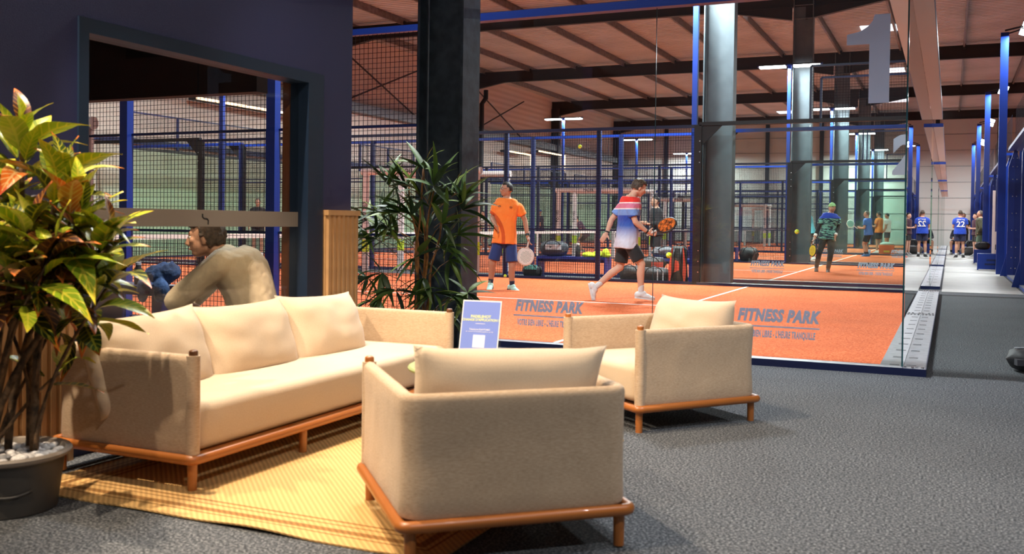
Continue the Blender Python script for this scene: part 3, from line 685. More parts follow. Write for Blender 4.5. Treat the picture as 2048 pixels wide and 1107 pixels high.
# rug
def rug():
    m = bpy.data.materials.new('jute rug'); m.use_nodes = True; b = bsdf(m); b.inputs['Roughness'].default_value = .95; b.inputs['Specular IOR Level'].default_value = .1
    tc = N(m, 'ShaderNodeTexCoord'); sp = N(m, 'ShaderNodeSeparateXYZ'); L(m, tc.outputs['Object'], sp.inputs[0])
    def M1(op, a, b_=None):
        n = N(m, 'ShaderNodeMath', operation=op)
        for i, v in enumerate((a, b_)):
            if v is None: continue
            if isinstance(v, (int, float)): n.inputs[i].default_value = v
            else: L(m, v, n.inputs[i])
        return n.outputs[0]
    RWX, RWY = 1.0, 1.02
    dx = M1('SUBTRACT', RWX, M1('ABSOLUTE', sp.outputs[0])); dy = M1('SUBTRACT', RWY, M1('ABSOLUTE', sp.outputs[1])); dd = M1('MINIMUM', dx, dy)
    r = N(m, 'ShaderNodeValToRGB'); L(m, M1('MULTIPLY', dd, 4.0), r.inputs[0]); r.color_ramp.interpolation = 'CONSTANT'
    A, B_ = (.60, .37, .145, 1), (.30, .15, .05, 1); e = r.color_ramp.elements; e[0].color = A; e[1].position = 1; e[1].color = A
    for p0, p1 in ((.30, .34), (.42, .56), (.70, .74), (.84, .90)): e.new(p0).color = B_; e.new(p1).color = A
    wv = N(m, 'ShaderNodeTexWave', Scale=22.0, Distortion=.6); wv.bands_direction = 'DIAGONAL'; L(m, tc.outputs['Object'], wv.inputs['Vector'])
    mr = N(m, 'ShaderNodeMapRange'); mr.inputs[3].default_value = .78; mr.inputs[4].default_value = 1.08; L(m, wv.outputs['Fac'], mr.inputs[0])
    mx = N(m, 'ShaderNodeMix', data_type='RGBA', blend_type='MULTIPLY'); mx.inputs[0].default_value = 1; L(m, r.outputs[0], mx.inputs[6]); L(m, mr.outputs[0], mx.inputs[7]); L(m, mx.outputs[2], b.inputs['Base Color'])
    bp = N(m, 'ShaderNodeBump', Strength=.5, Distance=.004); L(m, wv.outputs['Fac'], bp.inputs['Height']); L(m, bp.outputs[0], b.inputs['Normal'])
    mb = MB(); n = 40; top = []; 
    def hz(u, v):
        e_ = min(1-abs(u), 1-abs(v)); z = .008
        if v < -.9: z += .016*max(0, noise.noise(Vector((u*2.3, 1, 0)))+.25)*min(1, (-v-.9)/.1)
        return z
    vs = []; 
    for lay in (0, 1):
        for j in range(n+1):
            for i in range(n+1):
                u, v = -1+2*i/n, -1+2*j/n; z = hz(u, v); vs.append((u*RWX, v*RWY, z+(.0 if lay else -.006)))
    K = (n+1)*(n+1); fs = []
    for j in range(n):
        for i in range(n):
            a = j*(n+1)+i; fs.append((K+a, K+a+1, K+a+n+2, K+a+n+1)); fs.append((a+n+1, a+n+2, a+1, a))
    per = [i for i in range(n+1)]+[j*(n+1)+n for j in range(1, n+1)]+[n*(n+1)+i for i in range(n-1, -1, -1)]+[j*(n+1) for j in range(n-1, 0, -1)]
    for a, b2 in zip(per, per[1:]+per[:1]): fs.append((a, b2, K+b2, K+a))
    mb.add(vs, fs); o = mb.build('rug', m, None, smooth=40); return o
rg = rug(); rg.location = (-2.22, -4.26, .0); rg.rotation_euler.z = 0.0
tag(rg, 'golden jute rug with brown border stripes under the sofa', 'rug')
# round table and acrylic sign
M_green = mat('sage green lacquer', (.30, .36, .16), .45)
tb = empty('side_table', (-1.78, -3.87, 0), 'round sage green side table behind the foreground armchair', 'table')
mb = MB(); R = .33
mb.loft([[Vector((r*math.cos(2*math.pi*i/40), r*math.sin(2*math.pi*i/40), z)) for i in range(40)] for r, z in ((R-.03, .415), (R-.005, .422), (R, .432), (R-.005, .440), (R-.012, .443))]); mb.build('table_top', M_green, tb, smooth=40)
MB().cyl((0, 0, .02), (0, 0, .415), .035, .03, 20).build('stem', M_green, tb, smooth=50); MB().cyl((0, 0, .009), (0, 0, .022), .19, .18, 32).build('foot', M_green, tb, smooth=40)
sg_loc = on_floor(953, 737, .443)
sg = empty('sign_holder', sg_loc, 'blue printed sign in a clear acrylic stand on the green table', 'sign', None, math.radians(6))
LM = Matrix.Rotation(math.radians(-14), 4, 'X')
M_acr = glass_mat('acrylic', (.96, .97, .98), 1.0)
sw, sh = .212, .335
acr = MB().mm((-sw/2, -.003, 0), (sw/2, .003, sh)).build('acrylic_front', M_acr, sg); acr.matrix_local = LM
bk = MB().mm((-sw/2, .0, 0), (sw/2, .10, .003)).build('acrylic_foot', M_acr, sg)
card = MB().mm((-sw/2+.008, -.0015, .004), (sw/2-.008, .0015, sh-.008)).build('paper', mat('white paper', (.8, .8, .8), .7), sg); card.matrix_local = LM @ Matrix.Translation((0, -.0045, 0))
blu = MB().mm((-sw/2+.013, -.0005, .004), (sw/2-.013, .0005, sh-.014)).build('blue_print', mat('periwinkle print', (.15, .22, .62), .6), sg); blu.matrix_local = LM @ Matrix.Translation((0, -.0068, 0))
M_yel = mat('pale yellow print', (.62, .68, .34), .7); M_pw = mat('white print', (.75, .76, .86), .7)
for body, sz, z, m_, bo in (('PADELSHOT', .0185, .248, M_yel, .0008), ('CHANGE D\'APPLICATION !', .0155, .232, M_yel, .0006), ('Telecharge PLAYTOMIC', .0105, .186, M_pw, .0002), ('et reserve ton prochain padel en un clic', .0086, .176, M_pw, .0), ('Une question ?', .009, .085, M_pw, 0), ('toute l\'equipe est la pour vous renseigner', .0088, .076, M_yel, 0)):
    me = text_mesh(body, sz, 0, bo, .0002); me.materials.append(m_); o = link(bpy.data.objects.new('print', me), sg); o.matrix_local = LM @ Matrix.Translation((0, -.0078, z)) @ Matrix.Rotation(math.pi/2, 4, 'X')
pb = MB().mm((-.024, -.0003, .2135), (.024, .0003, .2155)).mm((-.018, -.0003, .040), (-.004, .0003, .052)).mm((.003, -.0003, .040), (.013, .0003, .053)).build('print', M_pw, sg); pb.matrix_local = LM @ Matrix.Translation((0, -.0078, 0))
pb = MB().mm((-.030, -.0003, .100), (.030, .0003, .160)).build('blank_panel', M_pw, sg); pb.matrix_local = LM @ Matrix.Translation((0, -.0078, 0))
# ================================================================== PLANTS
def leaf_mesh(name, Ln, W, droop, fold, wav, m, prof, n=8, k=2, seed=0):
    me = bpy.data.meshes.new(name); vs = []; uv = []
    for j in range(n+1):
        t = j/n; w_ = W/2*prof(t)
        y = Ln*(t-.12*droop*t*t); z = -droop*Ln*.55*t*t+.12*Ln*t
        for i in range(-k, k+1):
            u = i/k; vs.append((w_*u, y, z+fold*w_*abs(u)+wav*W*math.sin(9*t+u*2+seed)*abs(u))); uv.append((u*.5+.5, t))
    c = 2*k+1; fs = [(j*c+i, j*c+i+1, (j+1)*c+i+1, (j+1)*c+i) for j in range(n) for i in range(c-1)]
    me.from_pydata(vs, [], fs); l = me.uv_layers.new(name='uv')
    for lp in me.loops: l.data[lp.index].uv = uv[lp.vertex_index]
    me.materials.append(m); shade(me); return me
def croton_mat(name, base, edge, vein, rim, blend):
    m = bpy.data.materials.new(name); m.use_nodes = True; b = bsdf(m); b.inputs['Roughness'].default_value = .38; b.inputs['Specular IOR Level'].default_value = .45
    u = N(m, 'ShaderNodeUVMap'); sp = N(m, 'ShaderNodeSeparateXYZ'); L(m, u.outputs[0], sp.inputs[0])
    def M1(op, a, b_=None, cl=False):
        n = N(m, 'ShaderNodeMath', operation=op); n.use_clamp = cl
        for i, v in enumerate((a, b_)):
            if v is None: continue
            if isinstance(v, (int, float)): n.inputs[i].default_value = v
            else: L(m, v, n.inputs[i])
        return n.outputs[0]
    a = M1('ABSOLUTE', M1('SUBTRACT', sp.outputs[0], .5)); mid = M1('LESS_THAN', a, .055)
    fr = M1('FRACT', M1('SUBTRACT', M1('MULTIPLY', sp.outputs[1], 8.0), M1('MULTIPLY', a, 2.6))); lat = M1('LESS_THAN', fr, .2); vm = M1('MAXIMUM', mid, lat)
    tc = N(m, 'ShaderNodeTexCoord'); nz = N(m, 'ShaderNodeTexNoise', Scale=9.0, Detail=2.0); L(m, tc.outputs['Object'], nz.inputs['Vector'])
    r = N(m, 'ShaderNodeValToRGB'); L(m, nz.outputs['Fac'], r.inputs[0]); r.color_ramp.elements[0].position = .42; r.color_ramp.elements[1].position = .6; r.color_ramp.elements[0].color = (*base, 1); r.color_ramp.elements[1].color = (*edge, 1)
    mx = N(m, 'ShaderNodeMix', data_type='RGBA'); L(m, M1('MULTIPLY', vm, blend), mx.inputs[0]); L(m, r.outputs[0], mx.inputs[6]); mx.inputs[7].default_value = (*vein, 1)
    tip = M1('GREATER_THAN', M1('ADD', sp.outputs[1], M1('MULTIPLY', a, .25)), .94); m2 = N(m, 'ShaderNodeMix', data_type='RGBA'); L(m, tip, m2.inputs[0]); L(m, mx.outputs[2], m2.inputs[6]); m2.inputs[7].default_value = (*rim, 1)
    L(m, m2.outputs[2], b.inputs['Base Color']); MATS[name] = m; return m
CM = [croton_mat('yellow green croton', (.20, .30, .014), (.44, .48, .025), (.62, .54, .05), (.55, .45, .03), .8),
      croton_mat('deep green croton', (.012, .03, .006), (.05, .09, .01), (.42, .38, .03), (.45, .12, .01), .85),
      croton_mat('maroon croton', (.035, .010, .005), (.10, .022, .008), (.40, .17, .03), (.5, .12, .02), .7),
      croton_mat('orange croton', (.45, .10, .012), (.50, .30, .08), (.60, .45, .20), (.4, .05, .01), .6),
      croton_mat('cream green croton', (.36, .42, .06), (.60, .46, .24), (.60, .55, .15), (.5, .2, .03), .8)]
pc = lambda t: max(.02, math.sin(math.pi*min(1, t*1.02+.0)**.8)**.8*(1-.15*t)) if t < .985 else .02
CL = [[leaf_mesh('leaf', .215+.022*s_, .082+.010*s_, d, .25, .05, m, pc, seed=s_*2) for s_, d in ((0, .3), (1, .9), (2, 1.4))] for m in CM]
pot_c = Vector((-3.02, -5.47, 0))
cr = empty('potted_croton', pot_c, 'potted croton with yellow, green and orange leaves left of the sofa', 'plant')
M_pot = mat('dark grey plastic pot', (.050, .046, .042), .5); M_rim = mat('warm grey pot rim', (.26, .22, .18), .5)
def lathe(prof, n=40):
    return MB().loft([[Vector((r*math.cos(2*math.pi*i/n), r*math.sin(2*math.pi*i/n), z)) for i in range(n)] for r, z in prof], True)
lathe([(.17, 0), (.178, .004), (.205, .205), (.20, .208)]).build('pot', M_pot, cr, smooth=40)
lathe([(.203, .200), (.226, .210), (.232, .224), (.226, .232), (.205, .230), (.198, .215), (.19, .19)]).build('pot_rim', M_rim, cr, smooth=40)
vd = (CP-pot_c); va = math.atan2(vd.y, vd.x)
MB().tube([(.196*math.cos(va+a), .196*math.sin(va+a), .115-.028*math.cos(a*2.6)) for a in [x*.08-.45 for x in range(12)]], .005, 6).build('grip', M_pot, cr, smooth=True)
lathe([(.19, .15), (.195, .190), (.02, .196)]).build('soil', mat('soil', (.02, .014, .01), .9), cr)
pebs = []
for s_ in range(4):
    rr = random.Random(s_); bm = bmesh.new(); bmesh.ops.create_icosphere(bm, subdivisions=2, radius=.017)
    for v in bm.verts: v.co = Vector((v.co.x*1.2, v.co.y*.9, v.co.z*.7))*(1+.25*noise.noise(v.co*60+Vector((s_*9, 0, 0))))
    me = bpy.data.meshes.new('pebble'); bm.to_mesh(me); bm.free(); shade(me); me.materials.append(mat('white pebble', (.72, .70, .68), .5)); pebs.append(me)
rr = random.Random(3)
for i in range(120):
    a, r = rr.uniform(0, 6.28), .19*math.sqrt(rr.random())
    inst('pebble', rr.choice(pebs), cr, M=Matrix.Translation((r*math.cos(a), r*math.sin(a), .204+rr.uniform(0, .014))) @ Matrix.Rotation(rr.uniform(0, 6), 4, 'Z') @ Matrix.Scale(rr.uniform(.75, 1.25), 4))
M_bark = mat('mottled brown bark', (.115, .065, .030), .8, noise_s=30, noise_a=.6, bump=.4, bump_s=60)
tops = [((52, 262), 3.85, 26), ((118, 345), 3.75, 25), ((2, 372), 3.95, 22), ((168, 425), 3.8, 26), ((215, 490), 3.72, 25), ((62, 445), 3.6, 24), ((-45, 470), 3.9, 14), ((105, 505), 3.55, 22), ((20, 525), 3.6, 14), ((225, 560), 3.8, 16), ((150, 385), 3.7, 14), ((120, 620), 3.95, 5), ((128, 745), 3.95, 4)]
nleaf = 0
for si, ((px_, py_), dp, nl) in enumerate(tops):
    nl = int(nl*1.2) if nl > 6 else nl
    tp = at(px_, py_, dp)-pot_c; ang = math.atan2(tp.y, tp.x); bs = Vector((.09*math.cos(ang+si*.7), .09*math.sin(ang+si*.7), .19))
    pts = []; thick = .017 if si < 6 else .009
    for j in range(9):
        t = j/8; q = bs.lerp(Vector((tp.x, tp.y, tp.z)), t); q.x = bs.x+(tp.x-bs.x)*t**1.6+.012*math.sin(5*t+si); q.y = bs.y+(tp.y-bs.y)*t**1.6+.012*math.cos(4*t+si*2); pts.append(q)
    MB().tube(pts, [thick*(1-.45*j/8)*(1+.12*((j*7+si) % 3-1)) for j in range(9)], 8).build('stem', M_bark, cr, smooth=True)
    for i in range(nl):
        t = i/max(1, nl-1); a = i*2.399+si; el = math.radians(74-86*t+rr.uniform(-20, 20))
        base = pts[8].lerp(pts[6], t*1.0) if nl > 6 else pts[8].lerp(pts[7], t)
        d = Vector((math.cos(a)*math.cos(el), math.sin(a)*math.cos(el), math.sin(el)))
        if (pot_c+base+d*.34).x < WX+.06: d.x = abs(d.x)*.6+.15; d.normalize()
        if (pot_c+base).x < WX+.06: base.x = WX+.06-pot_c.x
        sd, up, d = frame(d); Mx = Matrix((sd, d, up)).transposed().to_4x4()   # local y -> d
        ci = rr.choices(range(5), (.52, .20, .08, .09, .11) if t < .6 else (.30, .38, .16, .12, .04))[0]
        sc = rr.uniform(.75, 1.25)*(1.0 if t > .15 else .7)
        inst('leaf', CL[ci][rr.choice((0, 0, 1, 1, 2))], cr, M=Matrix.Translation(base+d*.03) @ Mx @ Matrix.Rotation(rr.uniform(-.5, .5), 4, 'Y') @ Matrix.Scale(sc, 4)); nleaf += 1
# bamboo
bb_c = Vector((-3.53, -1.32, 0))
bb = empty('potted_bamboo', bb_c, 'bushy bamboo plant with narrow leaves before the charcoal column', 'plant')
lathe([(.13, 0), (.14, .004), (.165, .26), (.17, .27), (.158, .27), (.15, .22), (.01, .22)]).build('pot', M_pot, bb, smooth=40)
def bam_mat(name, c0, c1):
    m = mat(name, c0, .5, noise_s=0); b = bsdf(m); u = N(m, 'ShaderNodeUVMap'); sp = N(m, 'ShaderNodeSeparateXYZ'); L(m, u.outputs[0], sp.inputs[0]); r = N(m, 'ShaderNodeValToRGB'); L(m, sp.outputs[1], r.inputs[0])
    r.color_ramp.elements[0].color = (*c0, 1); r.color_ramp.elements[1].color = (*c1, 1); L(m, r.outputs[0], b.inputs['Base Color']); return m
BM = [bam_mat('dark bamboo leaf', (.012, .035, .010), (.030, .075, .014)), bam_mat('mid bamboo leaf', (.03, .075, .014), (.075, .15, .022)), bam_mat('light bamboo leaf', (.08, .14, .02), (.17, .24, .03))]
pb_ = lambda t: max(.03, math.sin(math.pi*t**.6)**.9)
BL = [[leaf_mesh('leaf', .29, .045, d, .3, .02, m, pb_, n=6, k=1) for d in (.3, .9)] for m in BM]
M_cane = mat('orange brown cane', (.22, .095, .022), .5, noise_s=14, noise_a=.5)
for i, (px_, py_, dd) in enumerate(((818, 360, .05), (845, 330, 0), (868, 350, -.08), (838, 400, -.15), (885, 420, .1))):
    tp = at(px_, py_, 7.82+dd)-bb_c; bs = Vector((.05*math.cos(i*1.3), .05*math.sin(i*1.3), .2)); pts = [bs.lerp(tp, j/10)+Vector((.012*math.sin(j*1.3+i), .012*math.cos(j+i), 0)) for j in range(11)]
    MB().tube(pts, [.013*(1-.05*j)*(1.18 if j % 2 else .95) for j in range(11)], 8).build('cane', M_cane, bb, smooth=True)
clus = [(848, 338), (868, 372), (812, 378), (778, 372), (905, 392), (925, 420), (760, 425), (735, 440), (722, 455), (822, 430), (885, 448), (850, 470), (915, 470), (795, 470), (752, 478), (765, 545), (830, 515), (898, 520), (868, 585), (905, 590), (792, 580), (925, 405), (735, 555), (848, 555), (890, 625), (800, 425), (860, 415), (842, 395), (775, 455), (880, 495), (935, 585), (755, 600)]
rr = random.Random(12); cen = Vector((850, 480))
for ci, (px_, py_) in enumerate(clus):
    dp = 7.80+rr.uniform(-.28, .22); base = at(px_, py_, dp)-bb_c; rad = Vector((px_-cen.x, py_-cen.y)); out = (CR*rad.x-CU*rad.y); out = out.normalized() if out.length > 1 else CR
    inner = at(850+(px_-850)*.25, py_+35, 7.82)-bb_c
    MB().tube([inner, inner.lerp(base, .5)+Vector((0, 0, .02)), base], [.004, .003, .002], 5).build('twig', M_cane, bb)
    for i in range(9):
        d = (out*rr.uniform(.1, 1.0)+CR*rr.uniform(-.9, .9)+CU*rr.uniform(-.6, .75)+CF*rr.uniform(-.55, .45)); d.normalize()
        if (bb_c+base+d*.2).y > -.80: d.y = -abs(d.y)
        sd, up, d = frame(d); Mx = Matrix((sd, d, up)).transposed().to_4x4()
        inst('leaf', BL[rr.choices((0, 1, 2), (.36, .42, .22))[0]][rr.choice((0, 1))], bb, M=Matrix.Translation(base) @ Mx @ Matrix.Rotation(rr.uniform(-.7, .7), 4, 'Y') @ Matrix.Scale(rr.uniform(.75, 1.3), 4))
# ================================================================== PEOPLE
SKIN = {'fair': (.60, .34, .24), 'mid': (.50, .27, .175), 'tan': (.42, .21, .13), 'dark': (.12, .055, .032)}
def skin(k): return mat('skin '+k, SKIN[k], .5, bump=.05, bump_s=120, spec=.35)
def cloth(name, col): return mat(name+' cloth', col, .85, noise_s=0, bump=.7, bump_s=11, sheen=.1)
def ring(c, rx, ry, R, F, n=18, pw=2.4):
    o = []
    for i in range(n):
        a = 2*math.pi*i/n; ca, sa = math.cos(a), math.sin(a); k = (abs(ca)**pw+abs(sa)**pw)**(-1/pw); o.append(c+R*(rx*ca*k)+F*(ry*sa*k))
    return o
TORSO = [(-.13, .10, .085), (-.04, .155, .112), (.06, .165, .118), (.22, .150, .110), (.42, .152, .108), (.62, .172, .118), (.80, .178, .115), (.91, .150, .095), (.97, .085, .075), (1.0, .062, .062)]
def hand(mb, wr, tip, nrm, side_, s, curl=.5, spread=1.0, thumb=1.0):
    """wr wrist, tip knuckle direction point, nrm = palm normal; side_ = thumb side vector sign"""
    d = (tip-wr).normalized(); nrm = (nrm-d*nrm.dot(d)).normalized(); sd = d.cross(nrm)*side_
    mb.cap(wr, wr+d*.03*s, .026*s, .028*s, 10); M = Matrix((sd, nrm, d)).transposed()
    mb.ell(wr+d*.062*s, (.042*s, .017*s, .050*s), M)
    for i, (o, ln) in enumerate(((.030, .072), (.011, .080), (-.010, .075), (-.029, .060))):
        p = wr+d*.098*s+sd*(o*s*spread); dd = d
        for j, fr in enumerate((.45, .32, .23)):
            ang = curl*(.55+.35*j); ax = sd
            dd = (Matrix.Rotation(-ang*side_, 3, ax) @ dd) if j or curl > .2 else dd
            q = p+dd*(ln*fr*s); mb.cap(p, q, .0088*s*(1-.1*j), .0080*s*(1-.1*j), 8); p = q
    p = wr+d*.035*s+sd*.028*s; dd = (d*.6+sd*.75*thumb+nrm*.35).normalized()
    for ln in (.038, .030): q = p+dd*ln*s; mb.cap(p, q, .0115*s, .0095*s, 8); p = q; dd = (dd+d*.5+nrm*.3*curl).normalized()
def head_frame(fdir, tilt=0.0):
    F = Vector(fdir).normalized(); up = Vector((0, 0, 1)); R = F.cross(up).normalized(); U = R.cross(F).normalized()
    if tilt: q = Matrix.Rotation(tilt, 3, F); R, U = q @ R, q @ U
    return R, F, U
def add_head(mb, c, R, F, U, s):
    M = Matrix((R, F, U)).transposed()
    mb.ell(c+U*.018*s-F*.008*s, (.076*s, .098*s, .100*s), M, 20, 14)
    mb.ell(c-U*.035*s+F*.018*s, (.066*s, .078*s, .075*s), M, 18, 12)
    mb.ell(c-U*.085*s+F*.048*s, (.040*s, .040*s, .028*s), M)                       # chin
    mb.cap(c-U*.066*s-F*.01*s+R*.045*s, c-U*.085*s+F*.045*s+R*.02*s, .024*s, .02*s); mb.cap(c-U*.066*s-F*.01*s-R*.045*s, c-U*.085*s+F*.045*s-R*.02*s, .024*s, .02*s)
    mb.cap(c+U*.018*s+F*.088*s, c-U*.028*s+F*.108*s, .010*s, .014*s, 8); mb.ell(c-U*.034*s+F*.100*s, (.017*s, .016*s, .011*s), M)   # nose
    mb.cap(c+U*.026*s+F*.080*s-R*.035*s, c+U*.026*s+F*.080*s+R*.035*s, .013*s, .013*s, 8)  # brow
    for g in (-1, 1):
        mb.ell(c-U*.012*s+F*.070*s+R*(g*.042*s), (.022*s, .018*s, .020*s), M)      # cheek
        mb.ell(c-U*.012*s-F*.006*s+R*(g*.077*s), (.010*s, .021*s, .032*s), M); mb.ell(c-U*.032*s+F*.000*s+R*(g*.074*s), (.009*s, .012*s, .016*s), M)
    mb.cap(c-U*.062*s+F*.088*s-R*.016*s, c-U*.062*s+F*.088*s+R*.016*s, .008*s, .008*s, 8)  # lips
def hair_shell(name, c, R, F, U, s, m, parent, off, test, rad=(.084, .106, .112), rough=.012, seed=0, sub=4, freq=26, th=.014):
    bm = bmesh.new(); bmesh.ops.create_icosphere(bm, subdivisions=sub, radius=1.0); M = Matrix((R, F, U)).transposed()
    kill = [v for v in bm.verts if not test(v.co)]; bmesh.ops.delete(bm, geom=kill, context='VERTS')
    for v in bm.verts:
        d = v.co.copy(); k = 1+(noise.noise(d*freq*.25+Vector((seed, 0, 0)))+.6*noise.noise(d*freq*.6+Vector((0, seed, 0))))*rough/.1
        v.co = c+U*.012*s-F*.006*s+M @ Vector((d.x*rad[0]*s*k, d.y*rad[1]*s*k, d.z*rad[2]*s*k))-Vector(off)
    bm.normal_update(); g = bmesh.ops.solidify(bm, geom=bm.faces[:], thickness=th*s); bmesh.ops.recalc_face_normals(bm, faces=bm.faces[:])
    me = bpy.data.meshes.new(name); bm.to_mesh(me); bm.free(); shade(me, 60); me.materials.append(m); return link(bpy.data.objects.new(name, me), parent)
HT = {'short': lambda d: (d.z > .50 and d.y < .78) or (d.y < -.05 and d.z > -.45) or (d.y < .35 and d.z > .05 and abs(d.x) > .5),
      'full': lambda d: (d.z > .42 and d.y < .9) or (d.y < -.02 and d.z > -.55) or (d.y < .30 and d.z > -.05 and abs(d.x) > .55),
      'receding': lambda d: (d.z > .72 and d.y < .45) or (d.y < -.10 and d.z > -.50) or (d.y < .28 and d.z > .10 and abs(d.x) > .55),
      'cap': lambda d: d.z > .22 or (d.z > .05 and d.y < -.1),
      'beard': lambda d: (d.y > .02 and d.z < -.28 and d.y < .93 and not (abs(d.x) < .25 and -.52 < d.z < -.35)) or (d.y > -.05 and d.y < .35 and d.z < .0 and abs(d.x) > .72)}
def person(label, J, st, voxel=.012, group=None):
    s = st.get('s', 1.0)
    if J['anL'].z < .5: root = (J['anL']+J['anR'])/2
    else: root = J['pel'].copy()
    root = Vector((root.x, root.y, st.get('z0', 0.0))); e = empty('person', root, label, 'person', group)
    Rs = (J['shR']-J['shL']).normalized(); Rh = (J['hipR']-J['hipL']).normalized(); up = (J['neck']-J['pel']); 
    def fr(t):
        R = (Rh.lerp(Rs, min(1, max(0, t)))).normalized(); F = up.normalized().cross(R).normalized(); R = F.cross(up.normalized()).normalized(); return R, F
    bend = st.get('bend', Vector((0, 0, 0)))
    def spine(t): return J['pel']+up*t+bend*(4*max(0, t)*(1-min(1, t)) if 0 < t < 1 else 0)
    def rings(rows, off=0.0, k=1.0): return [ring(spine(t), (rx*k+off)*s, (ry*k+off)*s, *fr(t)) for t, rx, ry in rows]
    bk = st.get('build', 1.0)
    H = head_frame(J['face'], st.get('tilt', 0)); c = J['head']
    # ---- body (one continuous surface)
    mb = MB(); mb.loft(rings(TORSO, 0, .93*bk))
    add_head(mb, c, *H, s); mb.cap(spine(.93), c-H[2]*.06*s-H[1]*.015*s, .060*s, .052*s)
    for q in ('L', 'R'):
        sh, el, wr = J['sh'+q], J['el'+q], J['wr'+q]; mb.ell(sh, (.054*s*bk,)*3); mb.cap(spine(.93), sh, .048*s, .045*s); mb.cap(sh, el, .050*s*bk, .040*s*bk); 
        mid = el.lerp(wr, .28); mb.cap(el, mid, .039*s, .041*s*bk); mb.cap(mid, wr, .041*s*bk, .027*s)
        hip, kn, an, to = J['hip'+q], J['kn'+q], J['an'+q], J['to'+q]; mb.cap(hip, kn, .083*s*bk, .056*s); cm_ = kn.lerp(an, .32)
        bkv = (kn-an).cross((to-an).cross(kn-an)).normalized() if (to-an).length > .01 else Vector((0, 0, 0))
        mb.cap(kn, cm_-bkv*.012*s, .052*s, .056*s*bk); mb.cap(cm_-bkv*.012*s, an, .056*s*bk, .036*s); mb.cap(an, an.lerp(to, .35), .034*s, .022*s)
        hn = J.get('pn'+q); 
        if hn is None: hn = (spine(.2)-wr); hn = Vector((hn.x, hn.y, 0))
        sgn = st.get('thumb'+q, 1 if q == 'R' else -1)
        hand(mb, wr, J['hd'+q], hn.normalized(), sgn, s, st.get('curl'+q, .45))
    body = remesh(mb, 'body', voxel, skin(st['skin']), e, root, 3, .45)
    # ---- clothing
    v2 = max(voxel, .011)
    mb = MB(); hem = st.get('hem', -.20); rows = [(hem, .178, .128), (-.05, .172, .124)]+[r for r in TORSO if .0 < r[0] < .96]+[(.955, .105, .088)]
    mb.loft(rings(rows, .027, bk)); sl = st.get('sleeve', .62)
    for q in ('L', 'R'):
        sh, el, wr = J['sh'+q], J['el'+q], J['wr'+q]; mb.ell(sh, (.070*s*bk,)*3); mb.cap(spine(.90), sh, .070*s, .060*s*bk)
        if sl <= 1: mb.cyl(sh, sh.lerp(el, sl), .074*s*bk, .070*s*bk, 16)
        else:
            mb.cap(sh, el, .074*s*bk, .058*s*bk); mb.cyl(el, el.lerp(wr, sl-1), .058*s*bk, .044*s, 14)
    remesh(mb, st.get('topname', 'shirt'), v2, st['top'], e, root, 2, .5, .010)
    if st.get('under'):
        mb = MB()
        for q in ('L', 'R'): mb.cap(J['sh'+q].lerp(J['el'+q], .4), J['el'+q], .054*s, .045*s); mb.cyl(J['el'+q], J['el'+q].lerp(J['wr'+q], .93), .045*s, .033*s)
        remesh(mb, 'undersleeve', v2, st['under'], e, root, 1)
    mb = MB(); mb.loft(rings([(.06, .150, .105), (0, .160, .112), (-.10, .162, .114), (-.17, .12, .10)], .006, bk)); ll = st.get('leg', .74)
    for q in ('L', 'R'):
        hip, kn, an = J['hip'+q], J['kn'+q], J['an'+q]; mb.ell(hip, (.092*s*bk,)*3)
        if ll <= 1: mb.cyl(hip, hip.lerp(kn, ll), .094*s*bk, .098*s*bk, 16)
        else: mb.cap(hip, kn, .098*s*bk, .070*s); mb.cyl(kn, kn.lerp(an, ll-1), .070*s, .054*s, 14)
    remesh(mb, 'trousers' if ll > 1 else 'shorts', v2, st['bottom'], e, root, 2, .5, .004)
    for q in ('L', 'R'):
        kn, an, to = J['kn'+q], J['an'+q], J['to'+q]
        if st.get('sock'):
            mb = MB(); a0 = an.lerp(kn, .02); mb.cyl(an.lerp(kn, .27), a0, .046*s, .041*s, 14); mb.ell(a0, (.042*s,)*3); remesh(mb, 'sock', .010, st['sock'], e, root, 1)
        if st.get('shoe'):
            d = (to-an); dn = d.normalized(); upv = (kn-an).normalized(); hl = an-dn*.035*s
            gd = st.get('sole'+q) or Vector((0, 0, -1)); S1 = dn.cross(gd).normalized(); G = S1.cross(dn).normalized(); G = G if G.dot(gd) > 0 else -G
            mb = MB(); Mx = Matrix((S1, dn, G)).transposed(); base = an+G*.045*s
            mb.ell(base-dn*.035*s-G*.01*s, (.046*s, .058*s, .050*s), Mx); mb.ell(base+dn*.07*s-G*.002*s, (.050*s, .090*s, .042*s), Mx); mb.ell(base+dn*.14*s+G*.008*s, (.050*s, .070*s, .030*s), Mx); mb.ell(base+dn*.015*s-G*.03*s, (.048*s, .068*s, .055*s), Mx)
            sh_ = remesh(mb, 'shoe', .009, st['shoe'], e, root, 2)
            mb = MB()
            pts = [(-.080, .034), (-.03, .043), (.05, .046), (.13, .050), (.185, .038), (.205, .010), (.205, -.010), (.185, -.038), (.13, -.048), (.05, -.042), (.0, -.036), (-.06, -.036), (-.082, -.02)]
            mb.loft([[base+dn*(a*s)+S1*(b*s)+G*(z*s) for a, b in pts] for z in (.022, .040)]); mb.build('sole', st.get('solem', st['shoe']), sh_, off=root)
    # ---- hair, face details
    st.get('hairfn') and st['hairfn'](e, c, *H, s, root)
    hm = st.get('hair')
    if hm: hair_shell('hair', c, *H, s, hm, e, root, HT[st.get('hstyle', 'short')], seed=st.get('seed', 1), rough=st.get('hrough', .012), sub=st.get('hsub', 4), rad=st.get('hrad', (.084, .106, .112)))
    if st.get('beard'): hair_shell('beard', c, *H, s, st['beard'], e, root, HT['beard'], rad=(.072, .097, .122), rough=.004, seed=3, sub=4, th=.008)
    R, F, U = H
